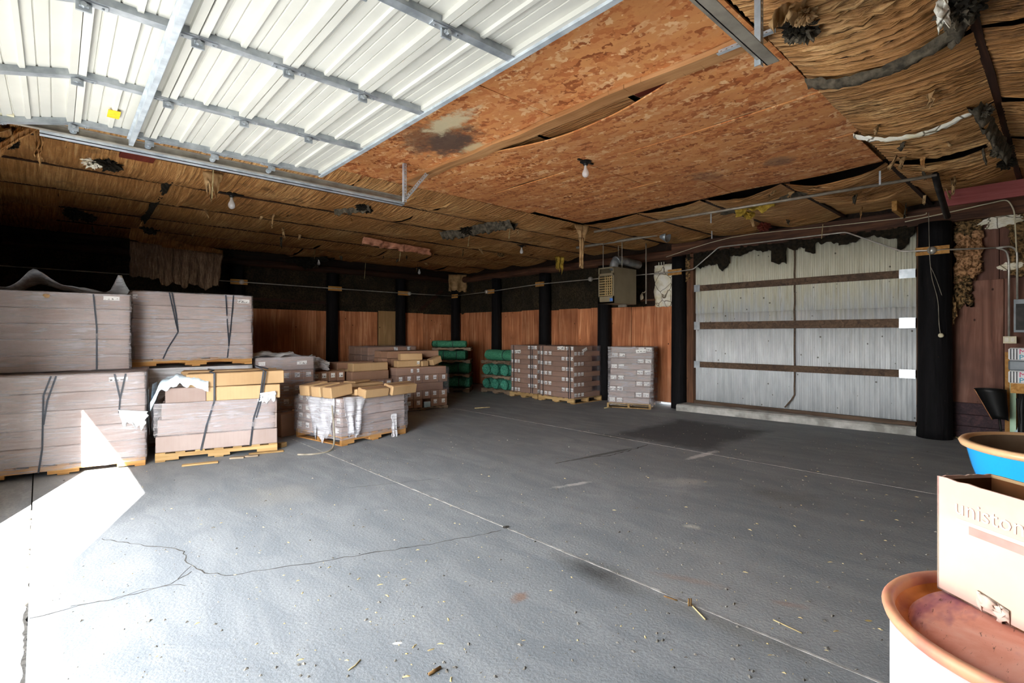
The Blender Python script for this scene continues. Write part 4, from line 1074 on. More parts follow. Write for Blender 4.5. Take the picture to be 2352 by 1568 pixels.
def strap(load, pts, w=.016, off=-.016, mat='strap_black'):
    """flat strap over the front face, pts = (x, z); y = off"""
    m = MB()
    for (x0, z0), (x1, z1) in zip(pts, pts[1:]): m.bar((x0, off, z0), (x1, off, z1), w, .003, (0, 1, 0))
    return m.build('strap', mat, load)
def strap_y(load, x, ys, zs, mat='strap_black'): ...

# A: wrapped load in the sun patch
LA = thing('pallet_load', 'film-wrapped pallet of long cartons standing half in the sun patch', 'pallet load', (-.52, 7.385, 0), math.radians(-8.9))
pallet(LA, 1.43, .98, 'pallet_orange')
for k in range(5):
    for j in range(3):
        ct(LA, .0, .326*j, .12+.19*k, 1.43, .326, .19, 'carton_pale', [('f', .83, .17, .05, .62)] if (k == 4 and j == 0) else ())
film(LA, 1.43, .98, .06, 1.075, seed=2, amp=.009)
strap(LA, [(.62, 1.06), (.56, .86), (.55, .3), (.52, .05)]); strap(LA, [(.66, 1.06), (.59, .8), (.56, .55)]); strap(LA, [(1.15, 1.06), (1.2, .78)]); strap(LA, [(1.25, 1.06), (1.2, .78), (1.19, .62)])
# torn tail of film at its right edge
flap('film_tail', (1.45, .1, .86), (1.45, .6, .84), .42, 'plastic_sheet', 3, parent=LA, rag=.4, fold=.012, taper=.5)
flap('film_tail', (1.18, -.02, .66), (1.46, -.02, .62), .16, 'plastic_sheet', 4, parent=LA, rag=.5, fold=.02, taper=.3, nu=14)

LA2 = thing('pallet_load', 'film-wrapped cartons stacked on top of the sunlit pallet, loose sheet peaked on top', 'pallet load', (-.56, 7.70, 1.088), math.radians(-2.0))
for k in range(5):
    for j in range(3):
        ct(LA2, 0, .34*j, .178*k, 1.36, .34, .178, 'carton_pale', [('f', .87, .15, .048, .72)] if (k == 4 and j == 0) else ())
film(LA2, 1.36, 1.02, .0, .89, seed=5, amp=.018)
strap(LA2, [(1.02, .88), (1.05, .5), (1.05, 0)])
def sheet(load, name, fn, nu, nv, mat):
    o = MB().grid(fn, nu, nv).build(name, mat, load, True); return o
def peak(u, v):
    x = .08+1.28*u; y = .02+.9*v
    z = .905+.19*math.exp(-((u-.34)/.10)**2)*(1-v*.5)+.07*math.exp(-((u-.5)/.2)**2)+.25*math.exp(-((u-.93)/.05)**2)*math.exp(-((v-.1)/.25)**2)+.03*nz(u*5, v*4, 3)+.015*nz(u*14, v*12, 4)
    return (x, y-.03*(v < .02), z)
sheet(LA2, 'loose_top_sheet', peak, 36, 18, 'plastic_sheet')
fuzz('torn_tab', (.62, -.02, .84), (.03, .01, .02), 'carton_tan', 3, 2, .4, 2, LA2)

LBl = thing('pallet_load', 'wrapped lower load mostly hidden behind the strapped long cartons', 'pallet load', (.88, 8.2, 0), 0)
pallet(LBl, 1.43, 1.0, 'pallet_wood')
for k in range(5):
    for j in range(3): ct(LBl, 0, .333*j, .12+.186*k, 1.43, .333, .186, 'carton_pale', [('f', .83, .17, .05, .6)] if (k == 4 and j == 0) else ())
film(LBl, 1.43, 1.0, .06, 1.05, 'plastic_sheet', seed=7, amp=.008)
LB = thing('pallet_load', 'five-layer carton load on a pallet stacked high, two crossed black straps', 'pallet load', (.88, 8.18, 1.066), math.radians(-.5))
pallet(LB, 1.43, 1.0, 'pallet_orange', .11)
for k in range(5):
    for j in range(3):
        ct(LB, rc.uniform(-.012, .012), .333*j, .11+.178*k, 1.43, .333, .178, 'carton_pale', [('f', .92, .16, .055, .55), ('f', .02, .05, .05, .6)] if (k == 4 and j == 0) else (), jit=.006)
film(LB, 1.43, 1.0, .08, 1.005, 'stretch_film', seed=9, amp=.012)
strap(LB, [(.40, 1.0), (.47, .62), (.50, .47), (.38, .24), (.33, .11)]); strap(LB, [(.43, 1.0), (.48, .7), (.50, .47)])
strap(LB, [(1.08, 1.0), (1.10, .6), (1.12, .3), (1.10, .1)]); strap(LB, [(1.18, 1.0), (1.15, .6), (1.12, .3)])

# C: collapsing strapped load of long cartons
LC = thing('pallet_load', 'slumped strapped stack of long cartons on a broken pallet', 'pallet load', (.99, 7.21, 0), math.radians(-15.4))
pallet(LC, 1.30, .9, 'pallet_wood', .11)
lay = [(.0, 1.30, 0, .11), (.02, 1.28, .012, .305), (.06, 1.24, .0, .495)]
for k, (xo, L, yo, z) in enumerate(lay):
    for j in range(3): ct(LC, xo-.02*j, yo+.3*j, z, L, .3, .192, 'carton_pale', [('f', .86, .1, .04, .9)] if (k == 2 and j == 0) else ())
ct(LC, .10, .0, .687, .42, .26, .18, 'carton_pale', [('l', .5, .1, .08, .6)])
ct(LC, .50, .012, .687, .84, .3, .175, 'carton_tan'); ct(LC, .1, .32, .687, 1.24, .3, .185, 'carton_pale'); ct(LC, .1, .62, .687, 1.2, .28, .185, 'carton_pale')
ct(LC, .30, .02, .866, 1.08, .32, .165, 'carton_tan', rot=(0, math.radians(-.8), .012)); ct(LC, .22, .36, .874, 1.1, .3, .165, 'carton_tan')
strap(LC, [(.60, 1.03), (.60, .68), (.52, .40), (.46, .1)], .02, -.012); strap(LC, [(1.14, 1.03), (1.10, .69), (1.03, .45), (.99, .1)], .02, -.012); strap(LC, [(1.17, 1.03), (1.12, .69), (1.06, .45)], .014, -.014)
MB().tube([(.6, -.015, 1.03), (.55, .03, 1.045), (.58, .3, 1.045), (.5, .6, 1.045)], .008, 5).build('strap', 'strap_black', LC)
MB().tube(smooth([(1.16, -.01, 1.03), (1.12, .05, 1.06), (1.05, .1, 1.10), (1.2, .2, 1.05)], 4), .008, 5).build('strap', 'strap_black', LC)
film(LC, 1.26, .86, .30, .69, 'stretch_film', seed=12, top=False, amp=.014)
def drape(u, v):
    x = -.04+.58*u; y = -.05+.5*v
    z = .905+.10*math.sin(u*3.0)*(1-.4*v)+.05*nz(u*6, v*5, 8)+.02*nz(u*17, v*13, 2)
    if v < .25: z -= (.25-v)*.45*(1+.5*nz(u*9, 3, 1)); y = -.05-.012*nz(u*9, v*9)
    if u < .15: z -= (.15-u)*1.2
    return (x, y, z)
sheet(LC, 'crumpled_film', drape, 34, 22, 'plastic_blue')
def drape2(u, v):
    return (-.028-.012*math.sin(v*3)-.012*nz(u*5, v*6, 5), .02+.5*u, .92-.55*v*(1+.3*nz(u*6, 1, 2))+.02*nz(u*9, v*9, 1))
sheet(LC, 'crumpled_film', drape2, 20, 16, 'plastic_blue')
flap('film_corner', (1.10, -.02, .76), (1.28, -.02, .78), .14, 'plastic_sheet', 5, parent=LC, rag=.5, nu=10, fold=.015)
# splintered pallet scraps in front
for k, (px, py, L, a, mat) in enumerate(((460, 1066, .36, -.25, 'pallet_wood'), (545, 1052, .16, -.5, 'pallet_grey'), (578, 1048, .16, -.45, 'pallet_grey'), (612, 1040, .40, -.26, 'pallet_wood'), (648, 1026, .1, .5, 'pallet_wood'))):
    p = P(px, py, z=0)
    ob('wood_scrap', cbox(L, .07, .018 if k != 4 else .06, mat, .004), None, loc=(p.x, p.y, 0), rot=a, label=('long splintered board under the left end of the slumped carton stack', 'grey wood chip on the floor before the slumped stack, next to the long pale splinter', 'grey wood chip lying right by the other chip before the slumped stack', 'long pale pallet splinter along the foot of the slumped stack', 'chunky broken pallet block at the right foot of the slumped stack')[k], cat='wood scrap', group='pallet scraps by the slumped stack')

# D: wrapped load with labelled carton ends
LD = thing('pallet_load', 'wrapped load with white top label, in the gap behind the slumped stack', 'pallet load', (2.40, 8.30, 0), math.radians(2))
pallet(LD, .9, 1.0, 'pallet_wood')
for k in range(5):
    z = .12+.205*k
    if k == 4:
        for j in range(3): ct(LD, 0, .33*j, z, .9, .33, .2, 'carton_pale', [('f', .78, .16, .06, .55), ('f', .1, .1, .06, .55)] if j == 0 else ())
    else:
        for j in range(5): ct(LD, .18*j, 0, z, .18, 1.0, .2, 'carton_mid', [('f', .5, .08, .075, .6)])
film(LD, .9, 1.0, .06, 1.15, 'stretch_film', seed=15, amp=.02)
sheet(LD, 'loose_top_sheet', lambda u, v: (-.02+.9*u, .0+.95*v, 1.17+.05*math.sin(u*5)*math.sin(v*4)+.05*nz(u*4, v*4, 6)+.02*nz(u*11, v*11, 3)), 22, 20, 'plastic_sheet')
bag = fuzz('plastic_bag', (3.60, 9.0, .985), (.22, .16, .10), 'plastic_sheet', 4, 4, .4, 1.8, label='crumpled white plastic bag lying between the wrapped loads', cat='plastic bag', rot=(0, .25, -.2))
# E: labelled ends and loose long cartons
LE = thing('pallet_load', 'low stack of brown cartons with small end labels, left of the tan loose boxes', 'pallet load', (3.41, 8.72, 0), math.radians(4))
pallet(LE, .62, 1.0, 'pallet_wood')
for k in range(4):
    for j in range(4): ct(LE, .155*j, 0, .12+.185*k, .155, 1.0, .18, 'carton_mid', [('f', .5, .075, .08, .6)])
LE2 = thing('pallet_load', 'stack of long brown cartons beneath the tan loose boxes', 'pallet load', (4.12, 8.64, 0), math.radians(4))
pallet(LE2, .82, 1.0, 'pallet_wood')
for k in range(3):
    z = .12+.18*k
    if k != 1:
        for j in range(5): ct(LE2, .164*j, 0, z, .164, 1.0, .178, 'carton_mid', [('f', .5, .085, .085, .6)])
    else:
        for j in range(4): ct(LE2, 0, .25*j, z, .82, .25, .178, 'carton_mid')
film(LE2, .82, 1.0, .06, .66, 'stretch_film_dark', seed=18, top=False)
def loose(loc, rz, w, d, h, mat, label, group=None, rot=None, lab=()):
    o = ob('loose_carton', cbox(w, d, h, mat, .012), None, loc=loc, rot=rot or (0, 0, rz), label=label, cat='carton', group=group)
    for face, pos, lw, lh, zf in lab:
        me = cbox(lw, .003, lh, 'printed_label', .0006)
        if face == 'f': ob('label', me, o, loc=(-w/2+pos*w, -d/2-.0005, h*zf-lh/2))
        if face == 'r': ob('label', me, o, loc=(w/2+.0005, -d/2+pos*d, h*zf-lh/2), rot=(0, 0, math.pi/2))
        if face == 'l': ob('label', me, o, loc=(-w/2-.0005, -d/2+pos*d, h*zf-lh/2), rot=(0, 0, -math.pi/2))
    # tape seam along the top
    MB().box(-w/2, w/2, -.02, .02, h, h+.0015).build('tape', 'carton_mid', o)
    return o
loose((4.48, 8.80, .657), .07, .78, .24, .17, 'carton_mid', 'long brown carton on the low stack below the tan box')
loose((4.46, 9.07, .657), .07, .82, .26, .20, 'carton_tan', 'tan carton with bulging end on the low stack, behind the long brown one')
loose((4.50, 8.81, .828), .08, .74, .20, .15, 'carton_tan', 'wedge-ended tan carton topping the low stack')
loose((4.44, 9.37, .657), .07, .76, .3, .32, 'carton_mid', 'brown carton at the rear of the low stack, with labels', lab=[('f', .5, .07, .06, .8), ('f', .8, .07, .06, .8)])
# F: burst load nearest the open floor
LF = thing('pallet_load', 'burst film-wrapped load on an orange pallet out on the open floor', 'pallet load', (2.97, 6.57, 0), math.radians(10.7))
pallet(LF, 1.13, 1.1, 'pallet_orange', .125)
for k in range(4):
    for j in range(6): ct(LF, .01*(k % 2), .18*j, .125+.128*k, 1.1, .18, .126, 'carton_pale', [('l', .5, .08, .07, .6)])
film(LF, 1.13, 1.1, .08, .632, 'stretch_film', seed=22, top=False, amp=.02, off=.02)
strap(LF, [(.22, .64), (.22, .1)], .014, -.03)
flap('film_tail', (.0, -.03, .66), (.35, -.05, .64), .5, 'film_loose', 31, parent=LF, rag=.2, fold=.03, taper=.6)
flap('film_tail', (-.035, .1, .64), (-.035, .7, .62), .5, 'film_loose', 33, parent=LF, rag=.35, fold=.05, taper=.2)
flap('film_tail', (.82, -.04, .34), (.9, -.06, .34), .38, 'film_loose', 35, parent=LF, rag=.1, fold=.02, nu=6)
MB().tube(smooth([(-.08, .1, .55), (-.12, .0, .3), (-.16, -.06, .06), (-.3, -.14, .008), (-.5, -.12, .008), (-.62, .02, .008)], 6), .012, 6).build('loose_strap', 'cord_grey', LF, True)
def onF(x, y, z): return LF.matrix_basis @ Vector((x, y, z))
lf = math.radians(10.7)
sp = [((.72, .29, .638), (.80, .34, .09), 0.02, (0, 0), 'carton_tan', 'broad flattened tan carton lying over the burst load'),
      ((.74, .72, .638), (.78, .40, .12), -.03, (0, .0), 'carton_tan', 'tan carton at the back of the burst load, film strands across'),
      ((.10, .22, .652), (.36, .19, .15), .05, (.0, -.10), 'carton_tan', 'tipped tan carton end poking from the burst load, beside the film tail'),
      ((.09, .48, .652), (.36, .19, .15), .10, (.0, -.10), 'carton_tan', 'second tipped tan carton end along the burst load'),
      ((.08, .76, .652), (.36, .19, .15), .16, (.0, -.10), 'carton_tan', 'rearmost tipped tan carton end along the burst load'),
      ((1.00, -.01, .632), (.50, .20, .14), .06, (.20, .0), 'carton_tan', 'dented tan carton jutting past the right end of the burst load'),
      ((.51, -.01, .632), (.42, .18, .12), .0, (.20, .0), 'carton_tan', 'short tan carton sagging off the front of the burst load'),
      ((.80, .74, .759), (.4, .22, .03), .3, (.0, .0), 'carton_tan', 'torn carton lid lying on top of the burst load')]
for p, (w, d, h), rz, (rx, ry), mat, lb in sp:
    loose(onF(*p), 0, w, d, h, mat, lb, rot=(rx, ry, lf+rz), lab=[('l', .5, .06, .06, .6)] if w < .35 else ())
loose((2.70, 7.85, 0), .3, .30, .16, .34, 'carton_mid', 'upright brown carton on the floor behind the burst load')
# G: tall ragged stack with labelled ends
LG = thing('pallet_load', 'tall ragged load with five labelled carton ends across its front', 'pallet load', (4.98, 8.62, 0), math.radians(-3))
pallet(LG, 1.16, 1.0, 'pallet_grey', .06)
zz = .06
for k, typ in enumerate('eeleL'):
    h = .165 if typ == 'e' else .155
    if typ == 'e':
        for j in range(6):
            if k == 0 and j in (3,): continue
            ct(LG, .193*j, rc.uniform(0, .03), zz, .19, .96, h, 'carton_mid', [('f', .5, .075, .08, .6)])
    elif typ == 'l':
        for j in range(4): ct(LG, 0, .25*j, zz, 1.05, .25, h, 'carton_mid', [('r', .5, .1, .07, .6)])
    else:
        for j in range(4): ct(LG, .0, .25*j, zz, 1.12-.05*j, .25, h, 'carton_mid', [('f', .42, .05, .07, .55), ('f', .3, .05, .07, .55)] if j == 0 else ())
    zz += h
MB().box(.60, .74, -.012, .01, .06, .17).build('blue_scrap', 'pale_blue_plastic', LG)
for j in range(3): ct(LG, .0 if j else .10, .40+.2*j, zz, .55, .2, .16, 'carton_mid')
for j in range(6): ct(LG, .56+.10*(j % 6), .35, zz+.0, .098, .62, .13, 'carton_mid', [('f', .5, .06, .06, .6)])
for j in range(2): ct(LG, .0, .36+.3*j, zz+.16 if False else zz+.165, 1.16, .3, .14, 'carton_mid')
film(LG, 1.17, 1.0, .30, zz-.02, 'stretch_film_dark', seed=28, top=False, amp=.02)
def onG(x, y, z): return LG.matrix_basis @ Vector((x, y, z))
loose(onG(.30, .13, zz+.002), 0, .5, .17, .13, 'carton_tan', 'tan carton with a white end label, on the ledge of the tall ragged load', rot=(0, 0, -.03), lab=[('r', .5, .06, .06, .6), ('f', .9, .06, .06, .6)])
loose(onG(.38, .15, zz+.134), 0, .45, .17, .13, 'carton_tan', 'tan carton tilted over its neighbour on the tall ragged load, label on end', rot=(.0, .0, -.22), lab=[('r', .5, .07, .07, .6)])
loose(onG(.93, .12, zz+.045), 0, .24, .18, .13, 'carton_tan', 'small tan carton tumbled on edge among the labelled ends', rot=(.0, -.32, .12))
loose(onG(.65, .12, zz+.002), 0, .16, .15, .11, 'carton_tan', 'crushed tan carton wedged under the tumbled one', rot=(.0, .0, .1))
# H: wrapped load at the back
LH = thing('pallet_load', 'dark film-wrapped load in the rear row, just before the back wall plywood', 'pallet load', (5.25, 10.3, 0), math.radians(-2))
pallet(LH, 1.2, 1.0, 'pallet_grey')
for k in range(6):
    for j in range(3): ct(LH, 0, .33*j, .12+.185*k, 1.2, .33, .18, 'carton_mid')
film(LH, 1.2, 1.0, .06, 1.24, 'stretch_film_dark', seed=33, amp=.018)
for x in (.62, .95): flap('film_knot', (x, -.03, 1.22), (x+.08, -.03, 1.22), .22, 'plastic_sheet', x*9, parent=LH, nu=6, rag=.3)

# J, K: twin label-covered stacks; L: pale stack
def brickstack(name, label, loc, rz, W, D, nl, h, ne, mat, labw, filmmat, seed, palmat, along, skew=0.0, z0=.12):
    t = thing('pallet_load', label, 'pallet load', loc, rz)
    pallet(t, W+.06, D+.06, palmat, z0, along, 0, (-.03, -.03))
    ew = (W*.36)/ne; lw = W-ne*ew; dl = min(D-.001, lw)
    dw = (D-dl)/ne
    for k in range(nl):
        z = z0+h*k; sx = skew*k
        ends_left = (k % 2 == 0)
        ex = 0 if ends_left else lw
        for j in range(ne): ct(t, ex+ew*j+sx, 0, z, ew, dl, h, mat, [('f', .5, ew*.74, h*.68, .58)], jit=.003)
        lx = ne*ew if ends_left else 0
        nn = ne
        for j in range(nn):
            ct(t, lx+sx, ew*j, z, lw, ew, h, mat, [('r', .5, ew*.7, h*.66, .58)] if ends_left else [('l', .5, ew*.7, h*.66, .58)], jit=.003)
        # rear group
        for j in range(nn):
            xx = (lw if ends_left else 0)
            ct(t, xx+ew*j+sx, ew*nn, z, ew, D-ew*nn, h, mat, [], jit=.003)
    if filmmat: film(t, W+skew*nl, D, z0-.04, z0+nl*h+.004, filmmat, seed=seed, amp=.010)
    return t
LK = brickstack('k', 'wrapped stack of brown cartons, white labels, on the pallet against the post under the heater', (8.44, 8.16, 0), -math.pi/2, 1.0, .92, 10, .1125, 3, 'carton_mid', .1, 'stretch_film_dark', 41, 'pallet_wood', 'x')
LJ = brickstack('j', 'wrapped stack of brown cartons, white labels, between its twin and the green rolls', (8.46, 9.16, 0), -math.pi/2+.03, .86, .92, 10, .1125, 3, 'carton_mid', .1, 'stretch_film_dark', 43, 'pallet_wood', 'x')
LL = brickstack('l', 'pale wrapped carton stack leaning slightly, alone between black posts', (8.63, 6.38, 0), -math.pi/2+.44, .82, .72, 10, .1145, 2, 'carton_pale', .12, 'stretch_film', 45, 'pallet_wood', 'y', skew=.007, z0=.10)
for L_, ps in ((LK, ((.10, .013), (.86, .92))), (LJ, ((.10, .12), (.66, .70)))):
    for x in (ps[0][0], ps[1][0], ps[1][0]+.06): strap(L_, [(x, 1.24), (x+.01, .1)], .012, -.026)
for L_, x, z, w in ((LK, .64, 1.17, .17), (LJ, .27, 1.06, .16), (LL, .66, 1.13, .2)):
    o = ob('shipping_label', cbox(w, .003, .07, 'printed_label', .0006), L_, loc=(x, -.028, z), rot=(0, -.08, 0))
ob('shipping_label', cbox(.17, .003, .07, 'printed_label', .0006), LK, loc=(1.028, .35, 1.13), rot=(0, -.35, math.pi/2))
# ------------------------------------------------------------------ green rolls and their pallets
def roll(loc, rz, L, r, mat, label, squash=.85, straps=(.3, .72), seed=0, group=None):
    t = thing('matting_roll', label, 'matting roll', loc, rz, group)
    prof = []; m = MB(); n = 26; N = 22
    for i in range(n+1):
        u = i/n; x = -L/2+L*u
        e = min(u, 1-u)
        rr = r*(1 if e > .04 else .93)
        for sx in straps: rr *= 1-.10*math.exp(-((u-sx)/.03)**2)
        for k in range(N):
            a = 2*math.pi*k/N
            q = rr*(1+.05*nz(math.cos(a)*2+seed, math.sin(a)*2, u*3)+.05*nz(k*1.7, u*14, seed))
            xx = x + (.03*nz(k*2.1, seed, 5) if i in (0, n) else 0)
            m.v.append((xx, q*math.cos(a), r*squash+q*math.sin(a)*squash))
    for i in range(n):
        for k in range(N): m.f.append((i*N+k, i*N+(k+1) % N, (i+1)*N+(k+1) % N, (i+1)*N+k))
    # spiral-like cupped ends
    for i, s in ((0, -1), (n, 1)):
        c0 = len(m.v)
        for ring, q in ((.66, .02), (.33, -.015)):
            for k in range(N):
                a = 2*math.pi*k/N; m.v.append((s*(L/2+q+.012*nz(k*1.3, ring*5, seed)), r*ring*math.cos(a), r*squash+r*ring*math.sin(a)*squash))
        o = i*N
        for k in range(N):
            k2 = (k+1) % N
            m.f.append((o+k, o+k2, c0+k2, c0+k)); m.f.append((c0+k, c0+k2, c0+N+k2, c0+N+k))
        m.f.append(tuple(c0+N+k for k in range(N)))
    m.build('matting', mat, t, True)
    for sx in straps:
        x = -L/2+L*sx
        MB().tube([(x, (r*.95)*math.cos(a), r*squash+(r*.95)*math.sin(a)*squash) for a in [2*math.pi*k/20 for k in range(21)]], .008, 5, cap=False).build('strap', 'strap_black', t)
    return t
GR = 'rolls of green matting piled on grey pallets'
def gpallet(loc, rz, w, d, label, h=.085):
    t = thing('shipping_pallet', label, 'pallet', loc, rz, 'grey pallets between the green rolls')
    p = pallet(t, w, d, 'pallet_grey', h, 'x', 0, (-w/2, -d/2))
    return t
# near pile beside the labelled stacks
gx, gy = 8.95, 9.82
gpallet((gx, gy, 0), -math.pi/2, 1.1, .9, 'lowest grey pallet under the green roll pile next to the labelled stacks', .11)
for k in range(3): roll((gx, gy+.36-.36*k, .11), 0, .88, .155, 'teal_matting', 'bottom-layer green roll with cut ends outward, '+('on the corner side', 'in the middle of its row', 'against the labelled stack')[k], .85, (.4,), k*3.3, GR)
gpallet((gx, gy, .374), -math.pi/2, 1.1, .9, 'middle grey pallet in the green roll pile next to the labelled stacks')
for k in range(3): roll((gx, gy+.36-.36*k, .459), 0, .88, .17, 'teal_matting', 'middle-layer green roll with cut ends outward, '+('on the corner side', 'in the middle of its row', 'against the labelled stack')[k], .85, (.4,), 11+k*3.3, GR)
gpallet((gx, gy, .748), -math.pi/2, 1.1, .9, 'top grey pallet carrying one strapped green roll')
roll((gx-.22, gy+.0, .833), -math.pi/2+.06, .95, .17, 'green_matting', 'strapped green roll topping the pile next to the labelled stacks', .82, (.68,), 5, GR)
roll((gx+.2, gy+.1, .833), -math.pi/2, .85, .14, 'green_matting', 'green roll lying behind the strapped roll on the top pallet', .82, (.5,), 9, GR)
# far pile in the corner
gx, gy = 8.12, 11.1
gpallet((gx, gy, 0), -math.pi/4, 1.0, .9, 'lowest grey pallet under the corner pile of green rolls', .11)
for lev, z in enumerate((.11, .475, .84)):
    r = .165 if lev < 2 else .14
    for k in range(2):
        off = Vector((math.cos(math.pi/4), math.sin(math.pi/4), 0))*(.2-.4*k)*-1
        roll((gx+off.x+.03*lev*-1, gy+off.y, z), -math.pi/4+.04*lev, .95 if lev < 2 else .8, r, 'green_matting' if lev else 'teal_matting', ('bottom green roll in the corner pile', 'middle green roll with two straps in the corner pile', 'strapped green roll high in the corner pile')[lev]+(', facing the open floor', ', at the rear by the plywood')[k], .85, (.3, .72), 20+lev*5+k, GR)
    gpallet((gx, gy, z+2*.85*r), -math.pi/4+.03*lev, 1.0, .9, ('grey pallet on the lowest rolls of the corner pile', 'grey pallet on the middle rolls of the corner pile', 'highest grey pallet in the corner pile, under the topmost rolls')[lev], .085)
zt = .84+2*.85*.14+.085
for k in range(2):
    off = Vector((math.cos(math.pi/4), math.sin(math.pi/4), 0))*(.16-.34*k)*-1
    roll((gx+off.x-.15*k, gy+off.y+.12*k, zt), -math.pi/4, .75, .11, 'green_matting', ('topmost small green roll on the corner pile, in front', 'small green roll behind the topmost one on the corner pile')[k], .8, (.55,), 50+k, GR)

# ------------------------------------------------------------------ foreground: drum, carton, blue pot
def drum(loc, label, side='drum_side', lid=True):
    t = thing('steel_drum', label, 'drum', loc)
    R0, H = .286, .88
    prof = [(R0, 0), (R0+.006, .012), (R0, .03)]
    for zc in (.30, .58): prof += [(R0, zc-.03), (R0+.010, zc-.012), (R0+.012, zc), (R0+.010, zc+.012), (R0, zc+.03)]
    prof += [(R0, H-.05), (R0+.004, H-.03)]
    MB().lathe(prof, 64, capb=True).build('drum_body', side, t, True)
    rim = [(R0+.004, H-.03), (R0+.012, H-.022), (R0+.016, H-.008), (R0+.010, H), (R0-.002, H), (R0-.008, H-.006), (R0-.010, H-.022)]
    MB().lathe(rim, 64).build('rolled_rim', 'drum_rim', t, True)
    MB().lathe([(R0-.010, H-.022), (R0-.018, H-.034), (R0-.035, H-.036)], 64).build('rust_channel', 'drum_rust', t, True)
    MB().lathe([(R0-.035, H-.036), (R0-.048, H-.022), (R0-.075, H-.020), (.16, H-.018), (0.0005, H-.018)], 64).build('drum_lid', 'drum_red_rust', t, True)
    b = MB().lathe([(0, H-.002), (.02, H-.002), (.026, H-.006), (.028, H-.02)], 18).lathe([(.028, H-.016), (.036, H-.016), (.038, H-.022)], 18)
    o = b.build('bung', 'black_iron', t, True); o.location = (-.05, -.20, 0)
    return t
drum((1.541, .0, 0), 'pale steel drum with a rusty red lid in front of the open floor')
drum((2.34, -.06, 0), 'steel drum behind the faded carton, carrying the blue pot', 'grey_box')
bx = thing('open_carton', 'open faded carton with worn lettering, perched on the rusty drum lid', 'carton', (1.656, .215, .8635), math.atan2(-.807, -.59))
BL, BD, BH, th = .36, .152, .282, .005
# local x runs along the lettered face away from the corner, local -y... faces the doorway
fz = [BH+.0, BH-.004, BH+.003, BH-.002, BH]
def wavywall(p0, p1, th, name, mat, seed, M=None):
    p0 = Vector(p0); p1 = Vector(p1); d = (p1-p0); nr = Vector((-d.y, d.x, 0)).normalized()
    m = MB(); n = 14
    for i in range(n+1):
        p = p0+d*(i/n); zt = BH+.004*nz(i*.8, seed)
        for off in (0, th):
            q = p+nr*off; m.v.append((q.x, q.y, 0)); m.v.append((q.x, q.y, zt))
    for i in range(n):
        a = i*4; b = a+4
        m.f += [(a, b, b+1, a+1), (a+2, a+3, b+3, b+2), (a+1, b+1, b+3, a+3), (a, a+2, b+2, b)]
    m.f += [(0, 1, 3, 2), (n*4, n*4+2, n*4+3, n*4+1)]
    return m.build(name, mat, bx)
# interior lies on the +y side of the lettered face (local frame: x=(-.59,-.807), y=(.807,-.59))
wavywall((0, 0, 0), (BL, 0, 0), th, 'front_wall', 'faded_carton', 1)
wavywall((BL, BD, 0), (0, BD, 0), th, 'rear_wall', 'carton_tan', 2)
wavywall((0, BD, 0), (0, 0, 0), th, 'side_wall', 'faded_carton', 3)
wavywall((BL, 0, 0), (BL, BD, 0), th, 'side_wall', 'carton_tan', 4)
for nm, v in (('rear_lining', ((th, BD-th-.001), (BL-th, BD-th-.001))), ('side_lining', ((th+.001, th), (th+.001, BD-th)))):
    (x0, y0), (x1, y1) = v; MB().box(min(x0, x1), max(x0, x1)+(.001 if x0 == x1 else 0), min(y0, y1), max(y0, y1)+(.001 if y0 == y1 else 0), .004, BH-.008).build(nm, 'carton_inside', bx)
MB().box(0, BL, 0, BD, 0, .004).build('carton_floor', 'carton_inside', bx)
tx = Matrix(((1, 0, 0, .045), (0, 0, -1, -.0012), (0, 1, 0, .205), (0, 0, 0, 1)))
text_mesh('uniston', .052, 'faded_print', 'worn_lettering', bx, tx)
MB().box(.05, BL, -.0012, 0, .186, .194).build('printed_line', 'faded_print', bx)
MB().box(.08, BL, -.0010, 0, .165, .184).build('printed_band', 'faded_red', bx)
flap('torn_liner', (.10, -.004, .045), (.17, -.004, .034), .03, 'faded_print', 6, parent=bx, nu=12, nv=5, fold=.006, rag=.5, thick=.001)
pot = thing('flower_pot', 'glossy blue glazed flower pot with a tan rim behind the faded carton', 'flower pot', (2.335, -.02, .863))
PR = .262
MB().lathe([(.0, 0), (.15, 0), (.165, .01), (.20, .10), (.232, .20), (PR-.015, .265)], 56).build('pot_body', 'blue_glaze', pot, True)
MB().lathe([(PR-.015, .265), (PR, .270), (PR+.004, .280), (PR-.002, .289), (PR-.016, .290), (PR-.024, .282)], 56).build('pot_rim', 'tan_glaze', pot, True)
MB().lathe([(PR-.024, .282), (.215, .20), (.18, .10), (.0005, .09)], 56).build('pot_inside', 'pot_inside', pot, True)

